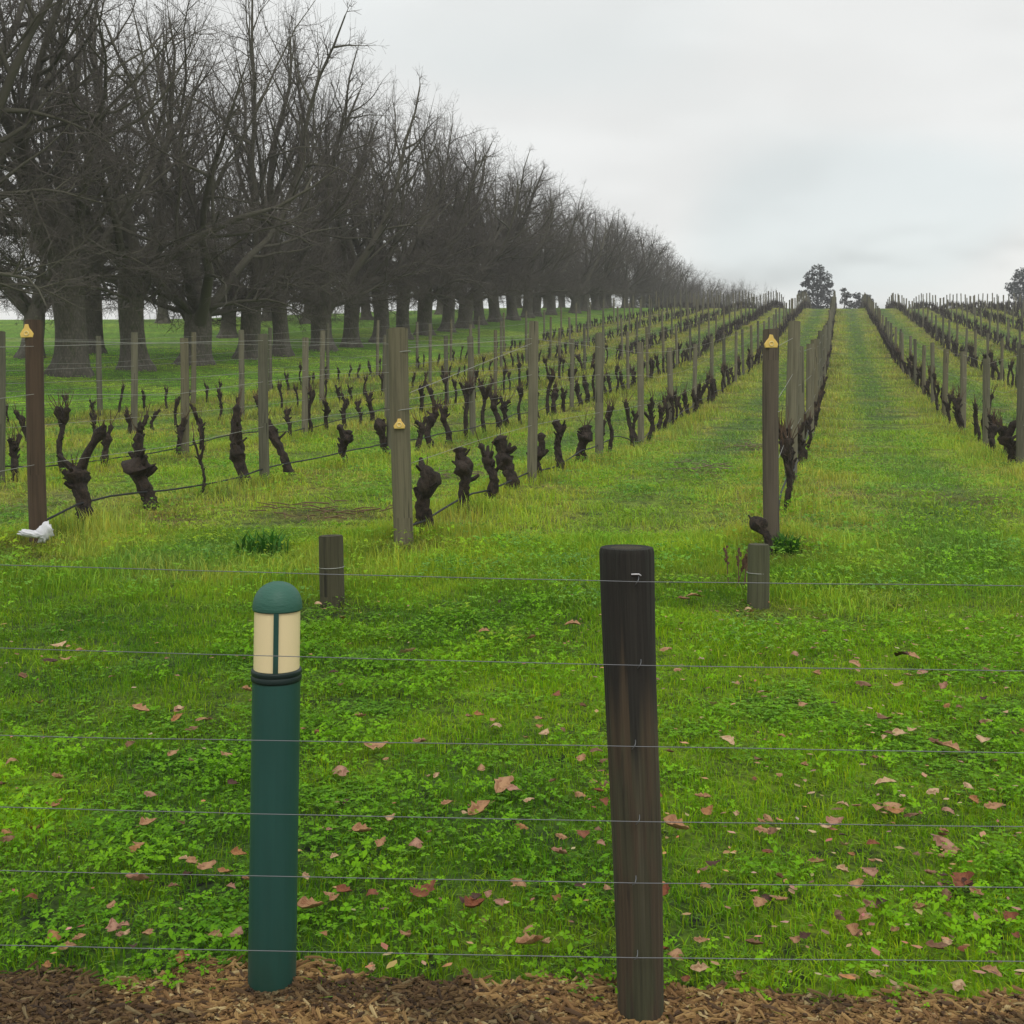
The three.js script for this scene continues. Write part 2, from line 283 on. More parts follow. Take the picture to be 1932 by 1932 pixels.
{
  const n4 = (x, d) => fbm(x * 0.9 + 40, d * 0.9, 67, 3), R = rng(77), fine = [[], []], clover = [], weeds = [], tall = [[], []], lowg = [];
  // short lawn between the fence and the vines
  for (let D = 2.6; D < 9; D += 0.105) for (let x = -0.56 * D - 1; x < 0.56 * D + 1; x += 0.105) {
    const px = x + (R() - 0.5) * 0.14, pd = D + (R() - 0.5) * 0.14; if (pd < mulchEdge(px) + 0.02 - R() * R() * 0.12) continue;
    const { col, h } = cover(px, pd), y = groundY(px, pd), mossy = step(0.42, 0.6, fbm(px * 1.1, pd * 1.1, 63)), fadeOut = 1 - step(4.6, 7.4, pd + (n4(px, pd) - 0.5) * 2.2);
    const lump = step(0.28, 0.72, noise2(px * 6.5, pd * 6.5, 73) * 0.6 + noise2(px * 15, pd * 15, 74) * 0.4), e = [px, y, -pd, R() * 6.28];  // lump also tints the sward: hollows painted darker for their shade
    if (R() < 0.15 + 0.75 * mossy && R() < fadeOut + 0.1) clover.push([...e, 0.85 + 0.45 * R(), 0.35 + 1.1 * lump + 0.3 * R(), mixC(mixC(C.lawnDark, C.lawn, 0.05 + 0.45 * R() + 0.4 * lump), col, 0.3)]);
    if (R() < 1.05 - 0.3 * mossy * fadeOut) fine[R() < 0.5 ? 0 : 1].push([...e, 0.9 + 0.4 * R(), h / 0.05 * (0.4 + 0.4 * R() + 0.55 * lump), mixC(mixC(col, C.lawnDark, 0.35 * (1 - lump)), C.lime, 0.3 * R())]);
  }
  // rough sward of the headland and between the vines
  for (let D = 5.2; D < 100;) {
    const s = 0.2 + Math.max(0, D - 8) * 0.0125;
    for (let x = -0.54 * D - 1; x < 0.54 * D + 1; x += s) {
      const px = x + (R() - 0.5) * s, pd = D + (R() - 0.5) * s, c = px - K * pd; const gate = pd + (n4(px, pd) - 0.5) * 2.6; if (pd < 5 || (gate < 7.6 && R() > (gate - 5.6) / 2)) continue;
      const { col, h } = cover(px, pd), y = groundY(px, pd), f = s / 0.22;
      if (c < -16.5) { if (pd < 45) lowg.push([px, y, -pd, R() * 6.28, f, h / 0.05 * 0.6, mixC(col, C.lawn, 0.2 * R())]); continue; }
      if (pd < 20 && R() < 0.55 && n4(px * 1.2 + 9, pd * 1.2) > 0.42) { const lime = step(0.5, 0.66, n4(px * 0.7 + 3, pd * 1.1)) * (1 - step(9, 14, pd)); weeds.push([px, y + 0.01, -pd, R() * 6.28, 1.6 * Math.max(1, f * 0.6), 1.3 + 1.6 * R(), mixC(mixC(C.track, C.lawn, R()), [0.22, 0.27, 0.006], lime * (0.4 + 0.6 * R()))]); }
      const hs = h / 0.12 * (0.25 + 0.5 * R() + 1.1 * step(0.3, 0.75, n4(px * 1.6, pd * 1.6))); tall[R() < 0.5 ? 0 : 1].push([px, y, -pd, R() * 6.28, Math.min(f, 3.2), hs * Math.min(1.5, 0.9 + f * 0.12), mixC(col, R() < 0.35 ? C.lime : R() < 0.07 ? C.straw : C.lane, 0.35 * R())]);
    }
    D += s;
  }
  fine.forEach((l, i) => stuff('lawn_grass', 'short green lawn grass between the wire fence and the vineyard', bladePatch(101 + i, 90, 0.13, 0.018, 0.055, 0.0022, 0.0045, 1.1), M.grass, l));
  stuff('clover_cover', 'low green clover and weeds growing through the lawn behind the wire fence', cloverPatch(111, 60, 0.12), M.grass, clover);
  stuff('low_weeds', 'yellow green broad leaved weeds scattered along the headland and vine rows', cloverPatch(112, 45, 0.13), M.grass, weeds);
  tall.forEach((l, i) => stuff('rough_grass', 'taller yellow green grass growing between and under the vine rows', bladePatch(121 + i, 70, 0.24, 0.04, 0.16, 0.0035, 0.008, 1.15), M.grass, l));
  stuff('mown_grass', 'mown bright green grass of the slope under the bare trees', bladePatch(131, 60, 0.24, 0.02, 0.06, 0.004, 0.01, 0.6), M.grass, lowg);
}

// ---------------------------------------------------------------- mulch bed under the fence
{
  const R = rng(501), chips = [];
  const g0 = [0, 1, 2].map(i => { const q = rng(600 + i), g = new THREE.BoxGeometry([0.012, 0.024, 0.06][i], 0.0025, [0.006, 0.005, 0.0022][i], 3, 1, 1), p = g.attributes.position; for (let k = 0; k < p.count; k++) p.setXYZ(k, p.getX(k) + (q() - 0.5) * 0.006, p.getY(k) + (q() - 0.5) * 0.004 + 0.004 * Math.cos(p.getX(k) * 60), p.getZ(k) + (q() - 0.5) * 0.006); g.computeVertexNormals(); return g; });
  const lists = [[], [], []], m = new THREE.Matrix4();
  for (let k = 0; k < 95000; k++) {
    const x = (R() - 0.5) * 4.6, e = mulchEdge(x), D = 2.2 + (e + 0.05 - 2.2) * (1 - R() ** 1.3); if (R() < step(e - 0.05, e + 0.06, D)) continue;
    const y = groundY(x, D) + 0.004 + 0.022 * R(), t = R(), dark = noise2(x * 5, D * 9, 43);
    const col = mixC(t < 0.36 ? [0.36, 0.22, 0.082] : t < 0.72 ? [0.235, 0.13, 0.05] : t < 0.9 ? [0.1, 0.057, 0.028] : [0.5, 0.38, 0.18], [0.02, 0.013, 0.008], 0.6 * step(0.6, 0.85, dark + 0.4 * step(0.85, 1.15, -x)) + 0.1 * R());
    lists[k % 3].push([V(x, y, -D), new THREE.Quaternion().setFromEuler(new THREE.Euler((R() - 0.5) * 0.9, (R() - 0.5) * 2.4, (R() - 0.5) * 0.9)), 0.5 + R() * 0.9, col]);
  }
  const root = new THREE.Group(); root.name = 'mulch'; root.userData = { kind: 'stuff', label: 'brown bark mulch spread along the foot of the wire fence', category: 'mulch' }; scene.add(root);
  lists.forEach((l, i) => { const o = new THREE.InstancedMesh(g0[i], M.grassless || (M.grassless = std({ roughness: 0.95 })), l.length), c = new THREE.Color(); l.forEach((a, k) => { m.compose(a[0], a[1], V(a[2], a[2], a[2])); o.setMatrixAt(k, m); o.setColorAt(k, c.setRGB(...a[3])); }); o.name = `bark_chips${i ? '_00' + i : ''}`; o.userData = { kind: 'stuff' }; root.add(o); });
}

// ---------------------------------------------------------------- round posts
function poleGeo(h, r0, r1, seed, sides = 14, below = 0.25) {
  const t = new Tubes(), R = rng(seed), pts = [], rr = [], n = 7, ph = R() * 6, am = 0.006 * h;
  for (let k = 0; k <= n; k++) { const f = k / n, y = mix(-below, h - 0.008, f); pts.push(V(Math.sin(f * 3 + ph) * am - Math.sin(ph) * am, y, Math.cos(f * 2.3 + ph) * am - Math.cos(ph) * am)); rr.push(mix(r0, r1, f)); }
  pts.push(pts[n].clone().setY(h)); rr.push(r1 * 0.9);
  t.add(pts, rr, sides, (th, l) => 1 + 0.05 * (noise2(th * 1.6 + 9, l * 2, seed) - 0.5) + 0.03 * Math.sin(th * 2 + seed), true);
  const g = t.build(), u = g.attributes.uv; for (let i = 0; i < u.count; i++) u.setXY(i, u.getX(i) * 1.6 + seed * 0.37, u.getY(i) * 0.6 + seed * 0.21); return g;
}

// ---------------------------------------------------------------- wire fence at the road: post, six wires, staple
{
  const fence = thing('wire_fence', 'wire fence of six plain strands stapled to one dark timber post', 'fence', [0, 0, 0]);
  // stained wood: black at the top, brown in the middle, mossy at one side
  const postTex = dataTex(512, 512, (u, v) => {
    const s = 0.5 * tileNoise(u * 64, v * 5, 64, 191) + 0.5 * tileNoise(u * 160, v * 9, 160, 192), b = fbm(u * 14, v * 5, 195), y = v, g = 0.55 + 0.8 * s;
    let c = mixC([0.066, 0.047, 0.029], [0.056, 0.052, 0.03], step(0.4, 0.66, b)); c = mixC(c, [0.11, 0.1, 0.07], 0.55 * step(0.6, 0.82, tileNoise(u * 22, v * 1.6, 22, 201)) * (0.4 + 0.6 * tileNoise(u * 90, v * 14, 90, 202)));
    const tarEdge = 0.62 + 0.3 * (noise2(u * 9, 3, 197) - 0.5) + 0.12 * (noise2(u * 30, 2, 198) - 0.5);
    c = mixC(c, [0.013, 0.013, 0.012], 0.88 * step(tarEdge - 0.06, tarEdge + 0.1, y));
    c = mixC(c, [0.018, 0.016, 0.013], 0.6 * step(0.66, 0.8, fbm(u * 20, v * 7, 199)));
    c = mixC(c, [0.05, 0.055, 0.027], 0.55 * (1 - step(0.05, 0.3, y)) * step(0.35, 0.6, b));
    return [c[0] * g * 1.05, c[1] * g * 1.05, c[2] * g * 0.92];
  });
  const pm = std({ map: postTex, bumpMap: woodBump, bumpScale: 0.004 });
  const t = new Tubes(), pts = [], rr = [], n = 16;
  for (let k = 0; k <= n; k++) { const f = k / n; pts.push(V(mix(0.317, 0.284, f) + 0.004 * Math.sin(f * 5), mix(-0.2, 1.138, f), -2.5)); rr.push(mix(0.054, 0.0665, f)); }
  pts.push(pts[n].clone().setY(1.149)); rr.push(0.0635);
  t.add(pts, rr, 36, (th, l) => 1 + 0.04 * (noise2(th * 2 + 3, l * 3, 7) - 0.5) + 0.012 * (noise2(th * 9, l * 1.2, 8) - 0.5), true);
  const pg = t.build(true), u = pg.attributes.uv; for (let i = 0; i < u.count; i++) u.setXY(i, u.getX(i) / 0.34, (u.getY(i) - 0.2) / 1.16);
  part('fence_post', pg, pm, fence);
  const tops = [[1.126, 1.077, 1.07], [0.929, 0.879, 0.868], [0.722, 0.687, 0.674], [0.552, 0.509, 0.499], [0.402, 0.364, 0.355], [0.226, 0.187, 0.18]], R = rng(9);
  for (const [a, b, c] of tops) {
    const w = new Tubes(), p = [], z = -2.424;
    for (let x = -4.2; x <= 4.21; x += 0.15) {
      const X = x + 0.3, y = X < 0.285 ? b + (a - b) * (0.285 - X) / 1.497 : b + (c - b) * (X - 0.285) / 0.93;
      const sag = X < 0.285 ? -0.010 * Math.sin(clamp((0.285 - X) / 3.4) * Math.PI) : -0.004 * Math.sin(clamp((X - 0.285) / 3.4) * Math.PI);
      p.push(V(X, y + sag + (R() - 0.5) * 0.0012, z - 0.01 * Math.abs(x) * 0.1));
    }
    w.add(p, p.map(() => 0.001), 6); part('wire', w.build(), M.wire, fence);
    const st = new Tubes(), s = [], sx = 0.296 + (R() - 0.5) * 0.02;
    for (let k = 0; k <= 8; k++) { const q = k / 8 * Math.PI; s.push(V(sx + 0.004 * Math.cos(q), b + 0.011 - 0.022 * (k / 8), -2.437 + 0.014 * Math.sin(q))); }
    st.add(s, s.map(() => 0.0011), 5); part('staple', st.build(), M.wire, fence);
  }
  const cl = new Tubes(); cl.add([V(0.283, 1.093, -2.43), V(0.301, 1.0935, -2.429), V(0.306, 1.09, -2.43)], [0.0022, 0.0024, 0.002], 6); part('wire_clip', cl.build(), M.steel, fence);
}

// ---------------------------------------------------------------- bollard light
{
  const gx = -0.612, gd = 2.61, b = thing('bollard_light', 'dark green bollard light with domed cap and cream lens standing in mulch', 'bollard light', [gx, 0, -gd]);
  b.rotation.z = -0.0145;
  const lathe = (pts, n = 48) => new THREE.LatheGeometry(pts.map(p => new THREE.Vector2(...p)), n);
  part('post', lathe([[0.0601, -0.12], [0.0601, 0.795], [0.0612, 0.798]]), M.green, b);
  part('collar', lathe([[0.058, 0.797], [0.0625, 0.799], [0.0635, 0.803], [0.0635, 0.81], [0.0615, 0.812], [0.0615, 0.815], [0.0635, 0.817], [0.0635, 0.824], [0.062, 0.827], [0.055, 0.828]]), M.collar, b);
  part('lens', lathe([[0.0565, 0.827], [0.0575, 0.829], [0.0575, 0.977], [0.0565, 0.979]]), M.lens, b);
  const dome = [[0.054, 0.977], [0.0612, 0.977], [0.0622, 0.98], [0.0622, 0.985]]; for (let k = 1; k <= 14; k++) { const a = k / 14 * Math.PI / 2; dome.push([0.0622 * Math.cos(a) ** 0.9 + 1e-5, 0.985 + 0.064 * Math.sin(a)]); }
  part('domed_cap', lathe(dome), M.greenDome, b);
  for (let k = 0; k < 3; k++) { const a = 0.18 + k * Math.PI / 1.5, g = new THREE.BoxGeometry(0.0125, 0.15, 0.006); g.translate(0, 0.9025, 0.0592); g.rotateY(a); part('lens_bar', g, M.green, b); }
}

// ---------------------------------------------------------------- trellis posts
const at = (px, D) => (px - 966) / F * D;          // sideways metres of a thing measured in the photograph at distance D
const ROWS = { '-2': 'vine row along the mown lawn', '-1': 'second vine row from the mown lawn', 0: 'third vine row from the mown lawn', 1: 'vine row behind the brown end post', 2: 'vine row behind the central end post', 3: "vine row along the grass lane's left", 4: "vine row along the grass lane's right", 5: 'second vine row right of the lane', 6: 'third vine row right of the lane', 7: 'fourth vine row right of the lane', 8: 'fifth vine row right of the lane', 9: 'sixth vine row right of the lane', 10: 'seventh vine row right of the lane', 11: 'eighth vine row right of the lane' };
const woods = { brown: wood(0.088, 0.057, 0.035), dark: wood(0.12, 0.095, 0.07), olive: wood(0.17, 0.152, 0.094), grey: wood(0.165, 0.155, 0.105), grey2: wood(0.13, 0.125, 0.086), grey3: wood(0.195, 0.178, 0.12) };
const postAt = {};                                  // row -> [[D, x, top]] for the wires
function yellowTag(parent, y, z, x, flip) {
  const s = new THREE.Shape(); [[-0.044, 0], [0.044, 0], [0.05, 0.024], [0.034, 0.05], [0.018, 0.07], [0.01, 0.098], [-0.01, 0.098], [-0.018, 0.07], [-0.034, 0.05], [-0.05, 0.024]].forEach(([a, b], i) => i ? s.lineTo(a, b) : s.moveTo(a, b));
  const g = new THREE.ExtrudeGeometry(s, { depth: 0.02, bevelEnabled: true, bevelSize: 0.005, bevelThickness: 0.005, bevelSegments: 2 }); if (flip) g.scale(0.85, 0.75, 1); g.translate(x, y, z);
  const t = part('yellow_tag', g, M.tagYellow, parent);
  const r = new THREE.TorusGeometry(0.017, 0.005, 6, 16); r.translate(x, y + 0.028, z + 0.026); part('raised_ring', r, M.tagPale, t);
}
function endPost(i, px0, px1, D, h, r, mat, label, tagY) {
  const x = at(px0, D), o = thing('end_post', label, 'vineyard post', [x, groundY(x, D), -D], 0, 'timber end posts of the vine rows');
  part('pole', poleGeo(h, r, r * 1.02, 30 + i, 20), mat, o); o.rotation.z = Math.atan2(at(px0, D) - at(px1, D), h);
  yellowTag(o, tagY, r * 0.96, -0.012, tagY < 1);
  for (const hh of [h - 0.2, h * 0.62]) { const w = new THREE.TorusGeometry(r * 1.03, 0.0035, 5, 24); w.rotateX(Math.PI / 2); w.rotateZ(0.12); w.translate(0, hh, 0); part('wire_loop', w, M.oldWire, o); }
  (postAt[i] ||= []).push([D, x, h]); return o;
}
endPost(1, 74, 62, 8.4, 1.83, 0.07, woods.brown, 'dark brown end post with yellow tag on top and white plastic at its foot', 1.69);
endPost(2, 763, 755, 8.4, 1.77, 0.082, woods.olive, 'thick olive grey end post with yellow tag halfway down its front', 0.95);
endPost(3, 1457, 1453, 8.4, 1.79, 0.066, woods.dark, 'dark weathered end post with yellow tag beside the wide grass lane', 1.64);
for (const [px, D, h, r, label, s] of [[628, 6.62, 0.455, 0.076, 'short dark anchor stump in the lawn before the olive grey end post', 61], [1430, 6.52, 0.40, 0.067, 'short mossy anchor stump in the lawn before the end post beside the lane', 62]]) {
  const x = at(px, D), o = thing('anchor_stump', label, 'post stump', [x, groundY(x, D), -D], 0, 'short anchor stumps before the vine rows');
  part('pole', poleGeo(h, r * 1.02, r, s, 22), s === 61 ? wood(0.075, 0.068, 0.037) : wood(0.1, 0.1, 0.055), o); if (s === 61) o.rotation.z = 0.03;
  const w = new THREE.TorusGeometry(r * 1.03, 0.003, 5, 24); w.rotateX(Math.PI / 2); w.translate(0, h * 0.55, 0); part('wire_loop', w, M.oldWire, o);
}
const visible = (x, D) => Math.abs(x / D) < 0.512;
{
  const R = rng(301), variants = [], all = [];
  for (let k = 0; k < 6; k++) variants.push([poleGeo(1.72, 0.06, 0.058, 40 + k, 12), [woods.grey, woods.grey2, woods.grey3, woods.olive, woods.grey, woods.grey2][k]]);
  for (let i = -2; i <= 11; i++) {
    const c = rowC(i);
    for (let n = 1, D = i === 4 ? 10.9 : 8.4; ; n++) {
      D += 3.3 + (R() - 0.5) * 0.22; if (i === 4) D -= 0.15; if (D > 128) break;
      const x = c + K * D + (R() - 0.5) * 0.08; if (!visible(x, D)) continue;
      all.push([i, D, x, Math.floor(R() * 6), (i >= 4 ? 1.5 : 1.72) * (0.96 + R() * 0.12), R(), R(), R()]);
    }
  }
  const seen = {}, rest = []; all.sort((a, b) => a[1] - b[1]);
  all.forEach(([i, D, x, v, h, a, b, e], k) => {
    (postAt[i] ||= []).push([D, x, h]);
    if (k >= 296) { rest.push([x, groundY(x, D), -D, a * 6.28, 1, h / 1.72, [1, 1, 1]]); return; }
    const n = seen[i] = (seen[i] || 0) + 1, [g, m] = variants[v];
    const label = n <= 15 && D < 75 ? `weathered trellis post, ${ORD[n - 1]} in view in the ${ROWS[i]}` : `small far trellis post, high in the ${ROWS[i]}`;
    const o = single('trellis_post', g, m, label, 'vineyard post', [x, groundY(x, D), -D], 'trellis posts of the vine rows');
    o.rotation.set((a - 0.5) * 0.05, b * 6.28, (e - 0.5) * 0.05); o.scale.set(i === 3 ? 1.15 : D > 25 ? 0.88 : 1, h / 1.72, i === 3 ? 1.15 : D > 25 ? 0.88 : 1);
  });
  stuff('distant_trellis_posts', 'tiny trellis posts standing against the sky along the crest', variants[1][0], woods.grey2, rest).userData.category = 'vineyard posts';
}

// ---------------------------------------------------------------- trellis wires and drip hoses along the nearer rows
{
  const R = rng(401);
  for (let i = -2; i <= 4; i++) {
    const P = postAt[i].filter(p => p[0] < 60).sort((a, b) => a[0] - b[0]);
    [[0.95, 'top wire', 1], [0.66, 'middle wire', 1], [0.36, 'low wire', 1]].forEach(([f, w]) => {
      const t = new Tubes(), pts = [];
      if (i < 2 || i === 4) { const D = P[0][0] - 3.3, x = rowC(i) + K * D; pts.push(V(x, groundY(x, D) + 1.72 * f, -D + 0.06)); }
      P.forEach(([D, x, h], k) => { if (k && f < 0.9) { const q = P[k - 1], mD = (D + q[0]) / 2, mx = (x + q[1]) / 2; pts.push(V(mx, (groundY(x, D) + groundY(q[1], q[0])) / 2 + h * f - 0.03 * R(), -mD + 0.06)); } pts.push(V(x, groundY(x, D) + Math.min(h * f, 1.62) + (R() - 0.5) * 0.04, -D + 0.065)); });
      t.add(pts, pts.map(() => 0.0022), 4); single('trellis_wire', t.build(), M.oldWire, `thin pale ${w} strung along the ${ROWS[i]}`, 'wire', [0, 0, 0], 'trellis wires');
    });
    if (i < 0 || i > 3) continue;
    const t = new Tubes(), pts = []; const D0 = i === 0 ? 9.5 : 8.45;
    for (let D = D0; D < 42; D += 0.4) { const x = rowC(i) + K * D + (noise2(D * 0.9, i, 44) - 0.5) * 0.12; pts.push(V(x, groundY(x, D) + 0.17 + (noise2(D * 0.55, i, 45) - 0.5) * 0.2 - 0.05 * noise2(D * 1.7, i, 46), -D + 0.03)); }
    t.add(pts, pts.map(() => 0.0095), 6); single('drip_hose', t.build(), M.hose, `black irrigation hose slung low along the ${ROWS[i]}`, 'hose', [0, 0, 0], 'irrigation hoses');
  }
  const t = new Tubes(), a = postAt[2][0], q = postAt[2].filter(p => p[0] > 9).sort((m, n) => m[0] - n[0])[0];
  t.add([V(a[1] + 0.05, groundY(a[1], a[0]) + 1.24, -a[0] + 0.04), V(q[1], groundY(q[1], q[0]) + 1.58, -q[0] + 0.05)], [0.0026, 0.0026], 5);
  single('brace_wire', t.build(), M.oldWire, 'slanting brace wire from the olive grey end post up to the next post', 'wire');
}

// ---------------------------------------------------------------- grapevines
function vineParts(seed, o = {}) {
  const R = rng(seed), R0 = rng(seed + 5)(), h = o.h ?? 0.4 + 0.2 * R(), r = o.r ?? 0.03 + 0.014 * R(), lx = o.lean?.[0] ?? (R() - 0.5) * 0.3, lz = o.lean?.[1] ?? (R() - 0.5) * 0.3, ph = R() * 6;
  const T = new Tubes(), A = new Tubes(), Cn = new Tubes(), pts = [], rr = [], n = 24;
  const gnarl = (th, l, x, y, z) => 1 + 0.75 * (noise3(x * 1.9 + seed, y * 1.9 + l * 11, z * 1.9, seed) - 0.5) + 0.6 * (noise3(x * 4, l * 34, z * 4 + 3, seed + 4) - 0.5) + 0.12 * Math.sin(th * 3 + l * 14);
  for (let k = 0; k <= n; k++) {
    const f = k / n, kn = o.knob ?? 0.86;
    pts.push(V(lx * h * f + 0.055 * Math.sin(f * 6 + ph) * f + (R() - 0.5) * 0.016, mix(-0.08, h, f), lz * h * f + 0.05 * Math.cos(f * 4 + ph) * f));
    rr.push(r * (1.25 - 0.45 * f + (o.kw ?? 0.3 + 0.5 * R0) * Math.exp(-((f - kn) ** 2) / 0.012) + 0.35 * Math.exp(-((f - 0.02) ** 2) / 0.01)) * (k === n ? 0.55 : 1));
  }
  T.add(pts, rr, 12, gnarl, true);
  const top = pts[n - 3];
  for (let k = 0; k < (o.stubs ?? 7); k++) { const b = pts[Math.floor(n * (0.55 + 0.42 * R()))], a = R() * 6.28, d = V(Math.cos(a), 0.2 + 0.9 * R(), Math.sin(a) * 0.9).normalize(), L = (o.r ?? r) * (1.5 + 1.6 * R()), q = r * (0.24 + 0.3 * R()); T.add([b.clone(), b.clone().addScaledVector(d, L * 0.6), b.clone().addScaledVector(d, L).add(V((R() - 0.5) * 0.03, 0.02, (R() - 0.5) * 0.03))], [q * 1.5, q, q * 0.7], 6, gnarl, true); }
  const arms = o.arms ?? Array.from({ length: 1 + Math.floor(R() * 3) }, () => [R() * 6.28, 0.1 + 0.14 * R(), 0.35 + 0.9 * R(), 0.03]);
  const cane = (p, d, L) => { const c = [p.clone()]; for (let k = 0; k < 3; k++) { d.add(V((R() - 0.5) * 0.5, 0.15, (R() - 0.5) * 0.5)).normalize(); p = p.clone().addScaledVector(d, L / 3); c.push(p); } Cn.add(c, [0.006, 0.0052, 0.0045, 0.003], 4); };
  for (const [az, L, up, ar] of arms) {
    const d = V(Math.cos(az), up, Math.sin(az)).normalize(), a = [], ra = []; let p = top.clone();
    for (let k = 0; k <= 6; k++) { a.push(p.clone()); ra.push(ar * (1.3 - 0.5 * k / 6 + 0.5 * (k === 5 ? 1 : 0)) * (k === 6 ? 0.5 : 1)); d.add(V((R() - 0.5) * 0.5, 0.22, (R() - 0.5) * 0.5)).normalize(); p = p.addScaledVector(d, L / 6); }
    A.add(a, ra, 8, gnarl, true);
    const nc = o.canes ?? 2; for (let k = 0; k < nc; k++) cane(a[5].clone(), V(d.x * 0.6 + (R() - 0.5) * 0.9, 0.8, d.z * 0.6 + (R() - 0.5) * 0.9).normalize(), 0.08 + 0.2 * R());
  }
  for (let k = 0; k < (o.canes ?? 2); k++) cane(pts[n - 1].clone(), V(R() - 0.5, 0.9, R() - 0.5).normalize(), 0.08 + 0.14 * R());
  return { trunk: T.build(true), arm: A.p.length ? A.build(true) : null, cane: Cn.p.length ? Cn.build() : null };
}
function vineGroup(parts, name, label, pos, turn, group, s = 1) {
  const o = thing(name, label, 'grapevine', pos, turn, group); part('trunk', parts.trunk, M.vine, o); if (parts.arm) part('arm', parts.arm, M.vine, o); if (parts.cane) part('cane', parts.cane, M.cane, o); o.scale.setScalar(s); return o;
}
{
  const R = rng(701), VG = 'old pruned grapevines of the vineyard';
  // the ones that show best have the shapes of the photograph
  const own = [
    [1, 8.94, 'black grapevine with swollen head and bent arm, nearest the dark brown end post', { h: 0.52, r: 0.056, lean: [-0.12, 0], kw: 1.0, arms: [[0.1, 0.52, 1.6, 0.036]], canes: 3 }],
    [1, 9.8, 'black grapevine with a huge knotted head in the row behind the brown end post', { h: 0.5, r: 0.062, lean: [-0.2, 0.1], kw: 1.25, knob: 0.8, arms: [[1.7, 0.3, 3.5, 0.04], [3.2, 0.22, 3, 0.035]], canes: 1 }],
    [1, 10.55, 'thin young grapevine with a slender forked stem behind the brown end post', { h: 0.4, r: 0.014, lean: [0.1, 0], kw: 0.3, arms: [[0.2, 0.3, 2.5, 0.012], [3, 0.25, 3, 0.011]], canes: 1 }],
    [1, 11.38, 'tall grapevine leaning to the left just before a grey trellis post', { h: 0.68, r: 0.054, lean: [-0.26, 0], kw: 0.7, knob: 0.55, arms: [[3.1, 0.3, 4, 0.04]], canes: 2 }],
    [1, 12.3, 'black grapevine leaning hard to the left just behind a grey trellis post', { h: 0.62, r: 0.05, lean: [-0.42, 0], arms: [[3.1, 0.16, 2, 0.03]], canes: 1 }],
    [1, 13.63, 'black grapevine with two blunt heads, midway between two trellis posts', { h: 0.4, r: 0.045, lean: [-0.05, 0], kw: 1.1, arms: [[3.1, 0.22, 0.5, 0.04], [0, 0.12, 1.4, 0.04]], canes: 0 }],
    [1, 15.0, 'slanting black grapevine standing close behind the olive grey end post', { h: 0.52, r: 0.05, lean: [-0.42, 0], kw: 0.8, arms: [], canes: 1 }],
    [2, 8.89, 'stout straight black grapevine stump, first behind the olive grey end post', { h: 0.58, r: 0.062, lean: [-0.1, 0], kw: 0.55, knob: 0.8, arms: [], canes: 1 }],
    [2, 9.79, 'black grapevine stump with thick bulging head, second behind the olive end post', { h: 0.56, r: 0.05, lean: [-0.1, 0], kw: 1.1, knob: 0.78, arms: [[3.2, 0.14, 1.2, 0.05]], canes: 0 }],
    [2, 10.46, 'slim black grapevine stump with crooked tip, third behind the olive end post', { h: 0.47, r: 0.043, lean: [0.08, 0], kw: 0.7, arms: [[2.7, 0.2, 1.1, 0.026]], canes: 1 }],
    [2, 11.1, 'wide ragged grapevine stump just before the second post of the central row', { h: 0.46, r: 0.058, lean: [-0.08, 0], kw: 0.8, knob: 0.7, arms: [[3.3, 0.18, 2.6, 0.05]], canes: 1 }],
    [2, 12.1, 'black grapevine stump with a bent finger-like arm behind the second central post', { h: 0.36, r: 0.05, lean: [0.05, 0], kw: 0.6, arms: [[0, 0.24, 1.2, 0.042]], canes: 0 }],
    [2, 13.0, 'lone curved black grapevine stump with hooked top between two central posts', { h: 0.6, r: 0.04, lean: [0.06, 0], kw: 0.25, arms: [[3.1, 0.16, 0.9, 0.045]], canes: 0 }],
    [2, 14.2, 'broad two-headed grapevine stump just left of the third central post', { h: 0.42, r: 0.06, lean: [0, 0], kw: 1.0, arms: [[0.1, 0.16, 1.6, 0.05], [3, 0.14, 1.8, 0.05]], canes: 2 }],
    [3, 8.1, 'black knotted grapevine head poking out low beside the lane end post', { h: 0.3, r: 0.03, lean: [-0.2, 0], kw: 1.2, arms: [], canes: 0, stubs: 2 }],
    [4, 14.3, 'large black grapevine with twin heads at the near end of the lane', { h: 0.42, r: 0.06, lean: [-0.3, 0], kw: 0.6, arms: [[0.3, 0.3, 1.0, 0.045], [2.8, 0.2, 2, 0.04]], canes: 5 }],
  ];
  own.forEach(([i, D, label, o], k) => { const x = rowC(i) + K * D; vineGroup(vineParts(900 + k, o), 'grapevine', label, [x, groundY(x, D), -D], 0, VG); });
  const start = { '-2': 9, '-1': 9, 0: 9, 1: 15.9, 2: 15.2, 3: 9.8, 4: 15.2 };
  const variants = []; for (let k = 0; k < 12; k++) variants.push(vineParts(800 + k, k > 6 ? { h: 0.6 + 0.05 * (k - 7), r: 0.03, knob: 0.9, canes: 4 } : { canes: 3 }));
  const protos = [], all = [];
  for (let i = -2; i <= 11; i++) for (let D = start[i] ?? 9; D < 124; D += 0.6 + 0.26 * R()) { if (R() < 0.05) continue; const x = rowC(i) + K * D + (R() - 0.5) * 0.12; if (visible(x, D)) all.push([i, D, x]); }
  all.sort((a, b) => a[1] - b[1]);
  const seen = {}, far = [];
